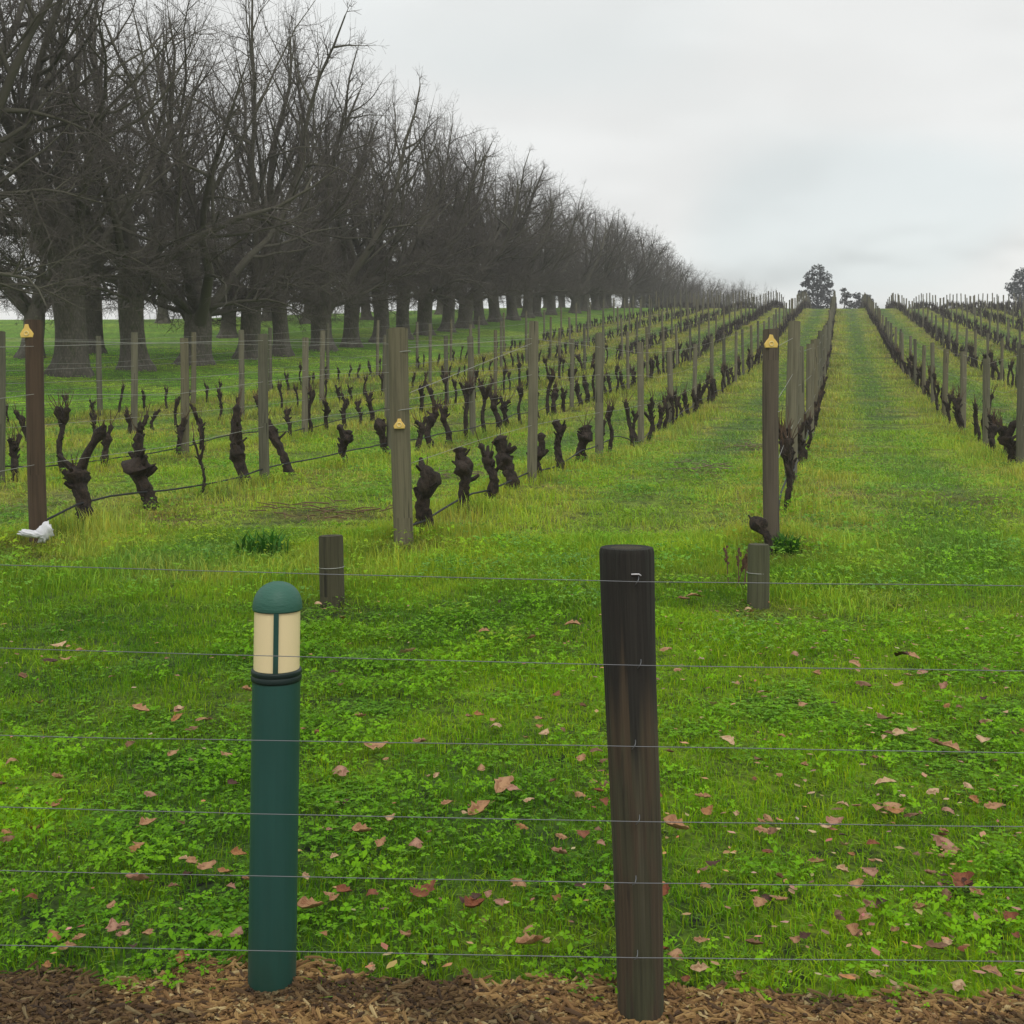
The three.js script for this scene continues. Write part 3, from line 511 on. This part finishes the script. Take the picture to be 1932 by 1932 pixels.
  all.forEach(([i, D, x], k) => {
    const left = i < 0 ? 0.72 : i === 0 ? 0.88 : i === 1 ? 1.02 : i === 3 ? 0.74 : 0.95, s = left * (0.85 + 0.4 * R()), turn = R() * 6.28, v = Math.floor(R() * 12);
    if (k >= 284) { far.push([x, groundY(x, D), -D, turn, s * 1.15, s, [1, 1, 1]]); return; }
    const n = (seen[i] = (seen[i] || 0) + 1), own0 = { 1: 7, 2: 7, 3: 1, 4: 1 }[i] || 0;
    const label = n + own0 <= 16 ? `gnarled black grapevine, ${ORD[n + own0 - 1]} in view in the ${ROWS[i]}` : `small dark grapevine high in the ${ROWS[i]}`;
    const pos = [x, groundY(x, D), -D];
    if (!protos[v]) protos[v] = vineGroup(variants[v], 'grapevine', label, pos, turn, VG, s);
    else { const o = copy(protos[v], 'grapevine', label, pos, turn, VG); o.scale.setScalar(s); }
  });
  const one = mergeGeometries([variants[1].trunk, variants[1].arm, variants[1].cane].filter(Boolean).map(g => { const q = g.clone(); return q; }));
  const fo = stuff('distant_grapevines', 'far grapevines reading as dark lines on the upper slope', one, std({ color: lin(0.04, 0.03, 0.024) }), far); fo.userData.category = 'grapevines';
}

// ---------------------------------------------------------------- bare trees of the avenue
function bareTree(seed, o = {}) {
  const R = rng(seed), forkH = o.fork ?? 2.2 + 1.2 * R(), r0 = o.r ?? 0.42, T = new Tubes(), limbs = [], W = new Tubes(), sp = o.spread ?? 1;
  const pts = [], rr = [], n = 16, ph = R() * 6, lead = o.leader ?? 0.8, Ht = forkH + (lead ? 1.2 : 0.5);
  for (let k = 0; k <= n; k++) { const f = k / n, y = mix(-0.5, Ht, f); pts.push(V(0.12 * Math.sin(y * 0.9 + ph) - 0.12 * Math.sin(ph), y, 0.12 * Math.cos(y * 0.8 + ph) - 0.12 * Math.cos(ph))); const yy = Math.max(0, y); rr.push(r0 * (1 + 0.55 * Math.exp(-yy / 0.28) + 0.12 * Math.exp(-((y - forkH) ** 2) / 0.5) - 0.13 * f)); }
  T.add(pts, rr, 26, (th, l) => { const y = l - 0.5; return 1 + 0.16 * Math.exp(-Math.max(0, y) / 0.6) * Math.sin(th * 5 + ph) + 0.09 * (noise2(Math.cos(th) * 3 + 7 + y * 0.3, Math.sin(th) * 3 + 7, seed) - 0.5) + 0.05 * (noise2(th * 6, y * 3, seed + 1) - 0.5); }, true);
  const cfg = [[9, 8], [6, 5], [4, 3], [2, 3]];
  const Hc = o.H ?? 12.5, cy = 0.52 * Hc, vy = Hc - cy, rc = o.rc ?? 5.9;
  const outside = q => { const a = (q.x * q.x + q.z * q.z) / (rc * rc), b = q.y > cy ? ((q.y - cy) / vy) ** 2 : q.y < 1.55 ? 1 : 0; return a + b; };
  function branch(acc, p, d, L, r, lvl, trop, low) {
    const [segs, sides] = cfg[lvl], ps = [p.clone()], rs = [r], ds = [d.clone()], wob = [0.5, 0.6, 0.55, 0.5][lvl];
    for (let k = 1; k <= segs; k++) {
      d = d.clone().add(V((R() - 0.5) * wob, (R() - 0.5) * wob + trop * (lvl ? 1 : k / segs * 1.6), (R() - 0.5) * wob)).normalize();
      p = p.clone().addScaledVector(d, L / segs); ps.push(p); ds.push(d); rs.push(Math.max(0.004, r * (1 - 0.86 * (k / segs) ** 0.75)));
      if (outside(p) > 0.74 + 0.42 * R()) break;
    }
    const got = ps.length - 1; if (got < segs) for (let k = 1; k <= got; k++) rs[k] = Math.max(0.0045, r * (1 - 0.95 * (k / got) ** 0.7));
    (lvl < 2 ? acc : W).add(ps, rs, sides);
    if (lvl === 3) return;
    const cnt = Math.round((0.45 + 0.55 * got / segs) * (trop < 0 || low ? [10, 8, 6.5] : [9.5, 7.4, 7.4])[lvl] * (0.8 + 0.4 * R()) * (L > 5 ? 1.15 : 1));
    for (let c = 0; c < cnt; c++) {
      const t = c === cnt - 1 ? 1 : (lvl === 0 ? 0.2 : 0.12) + (1 - (lvl === 0 ? 0.2 : 0.12)) * (c + R()) / cnt, k = Math.min(got, Math.floor(t * got)), f = t * got - k, q = k < got ? ps[k].clone().lerp(ps[k + 1], f) : ps[got].clone();
      const dd = ds[k], a = R() * 6.283, e1 = V().crossVectors(dd, Math.abs(dd.y) < 0.8 ? V(0, 1, 0) : V(1, 0, 0)).normalize(), e2 = V().crossVectors(dd, e1), ang = c === cnt - 1 ? 0.15 : 0.5 + 0.65 * R();
      const nd = dd.clone().multiplyScalar(Math.cos(ang)).addScaledVector(e1, Math.sin(ang) * Math.cos(a)).addScaledVector(e2, Math.sin(ang) * Math.sin(a)); nd.y += lvl ? 0.04 : 0.1; nd.normalize();
      branch(acc, q, nd, [0.42 * L, 0.46 * L, 0.52 * L][lvl] * (1.15 - 0.45 * t) * (0.75 + 0.5 * R()), Math.min(rs[k] * 0.72, [0.07, 0.022, 0.008][lvl]), lvl + 1, [0.07, 0.04, 0.02][lvl], low);
    }
  }
  const nl = o.limbs ?? 6, H = o.H ?? 12.5;
  for (let k = 0; k < nl; k++) {
    const a = k * 2.4 + R() * 0.9, up = k === 0 && lead ? 3.2 : (o.up ?? 0.5) + 0.9 * R(), acc = new Tubes(), h = k === 0 && lead ? Ht - 0.15 : forkH - 0.25 + (k / nl) * (Ht - forkH + 0.2), d = V(Math.cos(a) * sp, up, Math.sin(a) * sp).normalize(), reach = (H - h) / mix(1, Math.max(0.55, d.y), 0.45) * (0.8 + 0.22 * R());
    branch(acc, V(pts[n].x * 0.6, h, pts[n].z * 0.6).addScaledVector(d, 0.1), d, reach * 0.94, r0 * (k === 0 && lead ? 0.72 : (o.lr ?? 0.42) + 0.16 * R()), 0, 0.15); limbs.push(acc.build());
  }
  for (let k = 0; k < (o.low ?? 9); k++) {          // low branches that sweep out and droop
    const a = k * 2.4 + 1 + R(), acc = new Tubes(), h = o.lowH ? o.lowH + 0.35 * R() : forkH - 0.25 + R() * 1.7, d = V(Math.cos(a), 0.22 + 0.3 * R(), Math.sin(a)).normalize();
    branch(acc, V(pts[n].x * 0.5 + d.x * 0.2, h, pts[n].z * 0.5 + d.z * 0.2), d, 3.6 + 2 * R(), 0.07 + 0.05 * R(), 0, -0.06, true); limbs.push(acc.build());
  }
  return { trunk: T.build(true), limbs, twigs: W.build() };
}
{
  const R = rng(1201), kinds = [[1, { fork: 2.6, r: 0.43, leader: 1 }], [2, { fork: 1.3, r: 0.46, leader: 0, limbs: 5, lr: 0.44, up: 1.0, low: 7, lowH: 1.55 }], [3, { fork: 2.2, r: 0.4, leader: 1, limbs: 7 }], [4, { fork: 1.5, r: 0.42, leader: 0, limbs: 6, lr: 0.42, up: 0.85, H: 11.5, low: 7, lowH: 1.6 }], [5, { fork: 2.4, r: 0.38, leader: 1, H: 13 }]].map(([s, o]) => bareTree(1300 + s, o));
  const tops = kinds.map(k => { k.twigs.computeBoundingBox(); return k.twigs.boundingBox.max.y; });
  const TD = [20, 40, 47.5, 62, 72, 95, 110, 135, 165, 200], TH = [14.2, 13.8, 12.4, 11.2, 10.6, 8.8, 8.1, 8.7, 10.3, 11];
  const tall = D => { let i = 0; while (i < TD.length - 2 && D > TD[i + 1]) i++; return mix(TH[i], TH[i + 1], clamp((D - TD[i]) / (TD[i + 1] - TD[i]))); };
  const protos = [], tg = 'bare old trees of the avenue';
  let tris = 0; kinds.forEach(k => { tris += (k.trunk.index.count + k.twigs.index.count + k.limbs.reduce((a, l) => a + l.index.count, 0)) / 3; }); console.log('tree triangles', tris);
  function tree(x, D, v, s, turn, label, H) {
    const pos = [x, groundY(x, D), -D]; let o;
    if (!protos[v]) {
      o = protos[v] = thing('bare_tree', label, 'tree', pos, turn, tg); part('trunk', kinds[v].trunk, M.bark, o);
      kinds[v].limbs.forEach(l => part('limb', l, M.limb, o)); const w = part('twigs', kinds[v].twigs, M.twig, o); w.userData.kind = 'stuff';
    } else o = copy(protos[v], 'bare_tree', label, pos, turn, tg);
    const k = s * 0.92; o.scale.set(k, H ? H / tops[v] : tall(D) / tops[v] * (0.92 + 0.16 * R()), k); return o;
  }
  // front row, trunks where the photograph shows them
  const front = [[-140, 0, 1.05, 'bare tree at the edge, its trunk cut off by the frame'], [134, 0, 1.12, 'thick straight trunked bare tree behind the dark brown end post'], [257, 2, 1.05, 'second bare tree of the front row, thick straight trunk'], [368, 1, 1.05, 'bare tree with trunk split low into a wide fork, third of the front row'], [468, 3, 0.95, 'bare tree forking low, fourth of the front row'], [531, 4, 0.9, 'bare tree with plain trunk, fifth of the front row'], [610, 1, 1.0, 'bare tree with Y shaped trunk, sixth of the front row'], [664, 2, 0.95, 'bare tree with stout trunk, seventh of the front row'], [719, 0, 0.95, 'bare tree, eighth of the front row, just left of the olive end post'], [761, 4, 0.95, 'bare tree rising straight behind the olive grey end post'], [801, 3, 0.98, 'bare tree, tenth of the front row'], [844, 2, 0.96, 'bare tree, eleventh of the front row'], [876, 1, 0.98, 'bare tree, twelfth of the front row'], [904, 4, 0.92, 'bare tree, thirteenth of the front row'], [934, 0, 0.92, 'bare tree, fourteenth of the front row']];
  for (const [px, v, s, label] of front) { const D = 22 / (K - (px - 966) / F); tree(-22 + K * D, D, v, s, R() * 6.28, label); }
  tree(-22 + K * 23.4, 23.4, 3, 1.1, 1.2, 'bare tree beyond the edge whose low branches reach into the frame');
  for (let D = 67.5; D < 140; D += 3.9) tree(-22 + K * D + (R() - 0.5) + 6 * step(130, 175, D), D, Math.floor(R() * 5), 0.85 - 0.1 * step(80, 120, D) + R() * 0.1, R() * 6.28, 'bare tree in the far dark mass of the avenue climbing to the crest');
  for (const [px, py, D] of [[1275, 500, 142], [1308, 516, 150], [1335, 524, 158], [1362, 530, 166], [1388, 532, 174], [1412, 536, 180], [1428, 545, 186]]) { for (const e of [0, 1, 2]) { const x = at(px - e * 13, D + e * 5), H = EYE - (py - 800) / F * D - groundY(x, D) + 1.2; tree(x, D + e * 5, Math.floor(R() * 5), 1.05, R() * 6.28, 'bare tree in the far dark mass of the avenue climbing to the crest', H); } }
  // behind the front row
  for (const [px, c, v, s, label] of [[177, -30, 4, 1, 'bare tree standing close behind the thick first trunk'], [308, -42, 2, 0.85, 'thin trunked bare tree seen between the second and third trunks'], [430, -31, 0, 0.95, 'bare tree behind the gap between third and fourth trunks'], [505, -37, 3, 0.95, 'bare tree behind the gap between fourth and fifth trunks'], [580, -33, 2, 0.9, 'bare tree behind the gap between fifth and sixth trunks'], [692, -31, 4, 0.9, 'bare tree behind the gap between seventh and eighth trunks']]) { const D = -c / (K - (px - 966) / F); tree(c + K * D, D, v, s, R() * 6.28, label); }
  for (const c of [-30]) for (let D = 30; D < 130; D += 8) { const x = c + K * D + (R() - 0.5) * 2, p = x / D * F + 966; if (p < -260 || (p > 120 && p < 760)) continue; tree(x, D + R() * 2, Math.floor(R() * 5), 0.9 + 0.12 * R(), R() * 6.28, 'bare tree hidden deep in the stand behind the front row'); }
}

// ---------------------------------------------------------------- gum trees beyond the crest
{
  function gum(name, label, x, D, yBase, H, lobes, seed, thin) {
    const R = rng(seed), o = thing(name, label, 'tree', [x, yBase, -D]), T = new Tubes(), p = [], col = [], nn = [], idx = [];
    const trunk = []; for (let k = 0; k <= 6; k++) trunk.push(V(Math.sin(k * 0.8 + seed) * 0.15, k / 6 * H * 0.8 - 0.5, 0)); T.add(trunk, trunk.map((_, k) => H * 0.022 * (1.2 - 0.14 * k)), 8);
    for (const [lx, ly, lr] of lobes) {
      const c = V(lx, ly, (R() - 0.5) * lr * 1.6); T.add([V(0, Math.max(0.5, ly - lr * 1.6 - Math.abs(lx) * 0.7), 0), V(lx * 0.6, ly - lr, c.z * 0.5), c.clone()], [H * 0.011, H * 0.008, 0.03], 5);
      const n = Math.round(260 * lr * lr * (thin ? 0.5 : 1)) + 70;
      for (let k = 0; k < n; k++) {
        const d = V(R() - 0.5, R() - 0.5, R() - 0.5).normalize(), rr = lr * (0.3 + 0.85 * Math.cbrt(R())) * (0.72 + 0.6 * noise3(d.x * 2 + lx, d.y * 2 + ly, d.z * 2, 7)), q = c.clone().add(V(d.x * rr, d.y * rr * 0.72, d.z * rr)), s = 0.12 + 0.15 * R(), e1 = V(R() - 0.5, R() - 0.5, R() - 0.5).normalize(), e2 = V().crossVectors(e1, V(0.2, 1, 0.3)).normalize(), b = p.length / 3, v = 0.7 + 0.6 * R();
        for (const [f, g] of [[-1, 0], [0, 0.6], [1, 0], [0, -0.6]]) { p.push(q.x + (e1.x * f + e2.x * g) * s, q.y + (e1.y * f + e2.y * g) * s, q.z + (e1.z * f + e2.z * g) * s); nn.push(d.x, d.y + 0.3, d.z); col.push(v, v, v); }
        idx.push(b, b + 1, b + 2, b, b + 2, b + 3);
      }
    }
    part('trunk', T.build(), M.limb, o);
    const g = new THREE.BufferGeometry(); g.setAttribute('position', new THREE.Float32BufferAttribute(p, 3)); g.setAttribute('normal', new THREE.Float32BufferAttribute(nn, 3)); g.setAttribute('color', new THREE.Float32BufferAttribute(col, 3)); g.setIndex(idx);
    part('crown', g, std({ vertexColors: true, color: thin ? lin(0.075, 0.085, 0.06) : lin(0.045, 0.055, 0.045), roughness: 0.8 }), o); return o;
  }
  const D = 165, s = D / F, Y = py => EYE - (py - 800) * s, base = Y(620);
  const L = (list, px) => list.map(([x, y, r]) => [(x - px) * s, Y(y) - base, r * s]);
  gum('gum_tree', 'tall dark gum tree with rounded crown rising alone behind the crest', (1541 - 966) * s, D, base, Y(500) - base, L([[1541, 511, 12], [1527, 521, 9], [1556, 521, 10], [1533, 533, 12], [1551, 536, 13], [1520, 535, 7], [1566, 538, 6], [1541, 551, 16], [1521, 558, 12], [1560, 556, 13], [1531, 572, 14], [1553, 574, 15], [1568, 568, 8], [1515, 553, 7], [1541, 590, 18], [1562, 590, 12]], 1541), 5);
  gum('gum_tree', 'small sparse pale gum tree just right of the tall gum tree', (1594 - 966) * s, D, base, Y(545) - base, L([[1592, 547, 5], [1594, 557, 7], [1600, 558, 6], [1592, 568, 7], [1600, 572, 6], [1607, 580, 7], [1596, 588, 10]], 1594), 8, true);
  gum('gum_tree', 'small dark gum tree on the crest between two vine rows', (1622 - 966) * s, D, base, Y(552) - base, L([[1618, 558, 7], [1626, 566, 8], [1636, 561, 7], [1640, 568, 5], [1616, 574, 8], [1627, 582, 10], [1640, 580, 6]], 1622), 12);
  gum('gum_tree', 'broad blue grey gum tree behind the crest, cut by the right edge', (1936 - 966) * s, D, base, Y(505) - base, L([[1934, 516, 13], [1920, 524, 10], [1912, 540, 11], [1930, 540, 15], [1944, 530, 16], [1914, 556, 10], [1932, 558, 15], [1924, 572, 12], [1945, 565, 16], [1938, 590, 20]], 1936), 15);
}

// ---------------------------------------------------------------- fallen leaves on the lawn
{
  const R = rng(1601), protos = [];
  const leafTex = dataTex(128, 128, (u, v) => { const s = Math.abs(v * 2 - 1), vein = 1 - step(0.02, 0.09, s), side = 1 - step(0.03, 0.12, Math.abs(((u * 7 + s * 1.6) % 1) - 0.5)), g = 0.72 + 0.4 * tfbm(u, v, 5, 231) + 0.25 * vein + 0.14 * side, b = step(0.55, 0.72, tfbm(u, v, 4, 237)); return mixC([g, g, g], [g * 0.55, g * 0.4, g * 0.32], b * 0.7); });
  const cols = { tan: [0.38, 0.21, 0.1], pale: [0.5, 0.34, 0.19], pink: [0.36, 0.19, 0.12], rust: [0.22, 0.07, 0.025], dark: [0.075, 0.03, 0.018], orange: [0.36, 0.17, 0.06], brown: [0.2, 0.105, 0.05] }, mats = {};
  for (const k in cols) mats[k] = std({ color: lin(...cols[k].map(c => Math.min(0.75, c * 1.22))), map: leafTex, roughness: 0.6, bumpMap: grainBump, bumpScale: 0.002 });
  function leafGeo(seed) {                          // a lobed oak leaf, curled, one unit long
    const q = rng(seed), n = 9, p = [], uv = [], idx = [], curl = 0.15 + 0.65 * q(), twist = (q() - 0.5) * 1.4, bow = (q() - 0.35) * 0.6;
    for (let k = 0; k <= n; k++) {
      const f = k / n, w = (0.3 * Math.sin(Math.PI * Math.pow(f, 0.8)) ** 0.8 * (1 + 0.28 * Math.cos(k * 2.4)) + 0.012) * (1 + 0.2 * (q() - 0.5));
      for (const s of [-1, -0.45, 0, 0.45, 1]) { const x = f - 0.5, z = s * w, a = s * curl * 0.8, y = Math.abs(s) * w * Math.sin(Math.abs(a)) * 1.2 + bow * (x * x * 1.6) + 0.03 * (q() - 0.5) - (s ? 0 : 0.015); p.push(x, y + Math.sin(x * twist * 2) * s * w, z * Math.cos(a * 0.9)); uv.push(f, 0.5 + s / 2); }
    }
    for (let k = 0; k < n; k++) for (let s = 0; s < 4; s++) { const a = k * 5 + s; idx.push(a, a + 1, a + 5, a + 1, a + 6, a + 5); }
    const stem = new THREE.CylinderGeometry(0.008, 0.011, 0.22, 4); stem.rotateZ(Math.PI / 2); stem.translate(-0.6, 0.02, 0);
    const g = new THREE.BufferGeometry(); g.setAttribute('position', new THREE.Float32BufferAttribute(p, 3)); g.setAttribute('uv', new THREE.Float32BufferAttribute(uv, 2)); g.setIndex(idx); g.computeVertexNormals();
    return mergeGeometries([g, stem]);
  }
  const geos = []; for (let k = 0; k < 8; k++) geos.push(leafGeo(1700 + k));
  const region = (x, D) => { const p = x / D * F + 966; const a = p < 470 ? 'left of the green bollard' : p < 830 ? 'just right of the green bollard' : p < 1150 ? 'left of the dark fence post' : p < 1500 ? 'just right of the dark fence post' : 'far right of the post'; return `${D < 2.72 ? 'on the mulch edge' : D < 3.5 ? 'close behind the fence' : D < 4.6 ? 'in mid lawn' : 'on the far lawn'} ${a}`; };
  const word = { tan: 'tan', pale: 'pale tan', pink: 'pinkish brown', rust: 'rust red', dark: 'dark brown', orange: 'orange brown', brown: 'mid brown' };
  function leaf(px, py, size, colour) {             // where it lies is measured along the ground
    let D = 3169.9 / (py - 652.6); const x = at(px, D), g = geos[Math.floor(R() * 8)], len = clamp(size / F * D * 1.05, 0.036, 0.105);
    const o = single('fallen_leaf', g, mats[colour], `${word[colour]} curled leaf ${region(x, D)}`, 'leaf', [x, groundY(x, D) + 0.052 + 0.014 * R() - (D < 2.7 ? 0.03 : 0), -D], 'fallen leaves on the lawn');
    o.rotation.set((R() - 0.5) * 0.5, R() * 6.28, (R() - 0.5) * 0.5); if (R() < 0.35) o.rotation.x += Math.PI; o.scale.setScalar(len);
  }
  const T = 'tan', P = 'pale', N = 'pink', U = 'rust', K2 = 'dark', O = 'orange', B = 'brown';
  for (const a of [[708, 1403, 55, T], [643, 1453, 58, N], [770, 1236, 36, P], [936, 1365, 36, P], [1025, 1383, 27, P], [1018, 1360, 20, T], [1345, 1334, 26, P], [1372, 1402, 38, P], [1700, 1378, 34, P], [1722, 1380, 24, P], [1672, 1380, 26, B], [1670, 1356, 36, B], [1702, 1243, 34, K2], [1720, 1246, 30, T], [1745, 1270, 32, N], [1690, 1290, 40, T], [1630, 1290, 30, B], [1790, 1407, 42, T], [1765, 1405, 30, B], [1855, 1393, 36, P], [1670, 1472, 40, P], [1860, 1360, 24, N], [950, 1485, 60, T], [905, 1540, 55, T], [985, 1560, 30, O], [683, 1582, 40, T], [785, 1598, 42, N], [1060, 1580, 24, T], [735, 1560, 34, P], [1275, 1565, 52, T], [1326, 1512, 32, T], [1335, 1537, 34, O], [1685, 1512, 42, T], [1660, 1520, 36, T], [1692, 1535, 40, O], [1785, 1582, 66, N], [1875, 1522, 36, T], [1790, 1525, 30, N], [1440, 1562, 34, T], [1560, 1560, 36, P]]) leaf(...a);
  for (const a of [[1575, 1553, 40, N], [1450, 1545, 26, T], [258, 1680, 44, N], [388, 1658, 46, T], [362, 1645, 30, T], [450, 1625, 30, O], [425, 1665, 30, O], [585, 1732, 50, T], [800, 1705, 70, U], [895, 1733, 56, U], [880, 1722, 30, K2], [942, 1720, 30, N], [978, 1680, 36, T], [650, 1702, 36, U], [215, 1775, 40, N], [100, 1800, 36, O], [1000, 1810, 52, T], [1030, 1815, 30, P], [1275, 1815, 48, T], [1322, 1795, 26, T], [1815, 1668, 60, U], [1640, 1650, 42, N], [1615, 1678, 40, T], [1590, 1648, 30, P], [1755, 1650, 36, N], [1870, 1835, 40, T], [1905, 1742, 40, U], [1635, 1738, 32, T], [1608, 1770, 40, T], [1475, 1715, 32, T], [1432, 1725, 40, T], [1585, 1735, 26, B], [110, 1215, 30, P], [122, 1246, 34, T], [96, 1243, 28, K2], [150, 1232, 20, T], [265, 1340, 36, T], [340, 1335, 26, N]]) leaf(...a);
  for (const a of [[335, 1355, 26, O], [430, 1425, 30, T], [100, 1530, 44, O], [280, 1562, 36, T], [255, 1612, 34, O], [65, 1577, 30, O], [22, 1430, 36, T], [440, 1488, 24, K2], [42, 1278, 26, B], [1080, 1182, 30, T], [1310, 1135, 34, T], [1290, 1140, 22, B], [1412, 1156, 22, P], [1780, 1298, 26, N], [1612, 1258, 28, T], [1500, 1235, 24, N], [1440, 1308, 22, T], [1518, 1325, 24, T], [680, 1352, 22, T], [1130, 1500, 24, U], [1095, 1500, 26, T], [1140, 1522, 26, U], [1100, 1580, 36, U], [1055, 1620, 34, N], [1540, 1630, 30, T], [1735, 1720, 30, T], [1500, 1790, 34, T], [1650, 1830, 30, P], [60, 1720, 36, U], [700, 1840, 26, P], [610, 1790, 24, O], [330, 1690, 26, B], [520, 1845, 30, P]]) leaf(...a);
  const names = [T, T, T, N, P, O, U, B, K2, B];
  for (let k = 0; k < 184; k++) { const py = 1140 + 720 * R() ** 0.8, px = R() < 0.62 ? 900 + 1030 * R() ** 0.75 : R() * 1000; leaf(px, py, (12 + 20 * R()) * mix(0.7, 1.25, (py - 1140) / 730), names[Math.floor(R() * 10)]); }
}

{
  const R = rng(2601), g = new THREE.BufferGeometry();     // small flat scraps of leaf among the grass
  g.setAttribute('position', new THREE.Float32BufferAttribute([-0.5, 0, 0, -0.15, 0.06, 0.24, 0.3, 0.04, 0.16, 0.5, 0.09, -0.03, 0.1, 0.05, -0.25, -0.25, 0.02, -0.16], 3)); g.setIndex([0, 1, 5, 1, 4, 5, 1, 2, 4, 2, 3, 4]); g.computeVertexNormals();
  const list = [], col = [[0.42, 0.24, 0.13], [0.5, 0.34, 0.2], [0.38, 0.19, 0.12], [0.2, 0.09, 0.045], [0.46, 0.25, 0.1], [0.3, 0.16, 0.08]];
  for (let k = 0; k < 620; k++) { const u = R(), band = R() < 0.3, D = band ? 5.2 + 1.6 * R() : 2.62 + 3.6 * R() ** 1.3, x = (R() < 0.62 ? 0.05 + 0.5 * R() ** 0.8 : R() - 0.5) * 1.05 * D, s = 0.018 + 0.034 * R() * R(); list.push([x, groundY(x, D) + 0.035 + 0.03 * R() - (D < mulchEdge(x) ? 0.02 : 0), -D, u * 6.28, s, s * (0.6 + 1.4 * R()), col[k % 6].map(c => c * (0.75 + 0.5 * R()))]); }
  stuff('leaf_litter', 'small scraps of brown and pinkish leaf scattered through the lawn', g, std({ roughness: 0.7 }), list).userData.category = 'leaf litter';
}

// ---------------------------------------------------------------- white plastic at the foot of the brown end post
{
  const D = 8.16, x = at(74, D), y = groundY(x, D) + 0.05, o = thing('plastic_bag', 'crumpled white plastic scrap caught at the foot of the dark brown end post', 'plastic bag', [x, y + 0.05, -D]);
  const lump = (sx, sy, sz, seed) => { const g = new THREE.SphereGeometry(1, 22, 14), p = g.attributes.position; for (let k = 0; k < p.count; k++) { const a = V(p.getX(k), p.getY(k), p.getZ(k)), f = 0.72 + 0.55 * Math.abs(noise3(a.x * 2.1 + 4, a.y * 2.1, a.z * 2.1, seed) - 0.5) * 2 + 0.3 * (noise3(a.x * 5, a.y * 5, a.z * 5 + 2, seed + 3) - 0.5); p.setXYZ(k, a.x * f * sx, a.y * f * sy, a.z * f * sz); } g.computeVertexNormals(); return g; };
  const a = lump(0.062, 0.085, 0.05, 5); a.rotateZ(-0.3); a.translate(0.055, 0.04, 0.02); const b = lump(0.11, 0.034, 0.05, 9); b.rotateZ(-0.12); b.translate(-0.045, 0.03, 0.04);
  part('bunched_end', a, M.plastic, o); part('loose_end', b, M.plastic, o);
}

// ---------------------------------------------------------------- heaps of vine prunings
{
  const geo = (seed, n, rx, rz) => { const R = rng(seed), t = new Tubes(); for (let k = 0; k < n; k++) { const p = V((R() - 0.5) * 2 * rx * Math.sqrt(R()), 0.01 + 0.13 * R() * R(), (R() - 0.5) * 2 * rz), a = R() * 6.28, d = V(Math.cos(a), (R() - 0.5) * 0.4, -Math.sin(a) * 0.9), L = 0.12 + 0.26 * R(); t.add([p, p.clone().addScaledVector(d, L / 2).add(V(0, 0.02 * R(), 0)), p.clone().addScaledVector(d, L)], [0.006, 0.005, 0.003], 4); } return t.build(); };
  const m = std({ color: lin(0.16, 0.095, 0.055) }), m2 = std({ color: lin(0.22, 0.17, 0.11) });
  [[600, 9.6, 'heap of reddish brown vine prunings in the grass left of the central end post', 34, 0.75, 0.5, m], [900, 12.6, 'heap of straw coloured vine prunings behind the central row stumps', 34, 0.8, 0.35, m2], [1330, 13.4, 'heap of grey vine prunings right of the third and fourth central posts', 34, 0.55, 0.5, m2], [1425, 17.6, 'heap of vine prunings further up beside the central row', 34, 0.6, 0.5, m2]].forEach(([px, D, label, n, rx, rz, mm], k) => {
    const x = at(px, D), o = single('pruning_heap', geo(2100 + k, n, rx, rz), mm, label, 'vine prunings', [x, groundY(x, D) + 0.03, -D], 'heaps of vine prunings'); });
}

// ---------------------------------------------------------------- single weeds and flowers
{
  const leafM = new THREE.MeshPhysicalMaterial({ vertexColors: true, roughness: 0.7, color: lin(0.07, 0.2, 0.02), specularIntensity: 0.3, transmission: 0.3, thickness: 0 });
  [[500, 8.0, 'dark green leafy weed clump in the grass before the drip hose', 0.2, 0.26, 3], [1484, 8.2, 'small dark green weed clump at the foot of the lane end post', 0.11, 0.24, 4]].forEach(([px, D, label, r, h, k]) => { const x = at(px, D); single('weed_clump', bladePatch(2300 + k, 110, r, h * 0.4, h, 0.012, 0.028, 0.9), leafM, label, 'weed', [x, groundY(x, D), -D]); });
  const R = rng(2400), t = new Tubes(), seeds = new Tubes();
  for (let k = 0; k < 5; k++) { const b = V((R() - 0.5) * 0.16, 0, (R() - 0.5) * 0.1), q = b.clone().add(V((R() - 0.5) * 0.2, 0.16 + 0.14 * R(), (R() - 0.5) * 0.1)), m = b.clone().lerp(q, 0.6); t.add([b, m, q], [0.004, 0.0035, 0.003], 5); for (let j = 0; j < 9; j++) { const c = m.clone().lerp(q, j / 8).add(V((R() - 0.5) * 0.03, 0, (R() - 0.5) * 0.03)); seeds.add([c, c.clone().add(V(0, 0.012, 0)), c.clone().add(V(0, 0.02, 0))], [0.005, 0.011, 0.004], 5); } }
  const D = 7.0, x = at(1384, D), dock = thing('dock_weed', 'dry reddish brown dock weed standing left of the mossy anchor stump', 'weed', [x, groundY(x, D), -D]);
  part('stems', t.build(), std({ color: lin(0.13, 0.075, 0.045) }), dock); part('seed_heads', seeds.build(), std({ color: lin(0.14, 0.075, 0.045) }), dock);
}

shade(scene);
scene.traverse(o => { if (o.isInstancedMesh) o.castShadow = true; });
{ const n = {}; scene.children.forEach(c => { const k = c.name.replace(/_\d+$/, ''); n[k] = (n[k] || 0) + 1; }); console.log(JSON.stringify(n)); }
renderer.render(scene, camera);
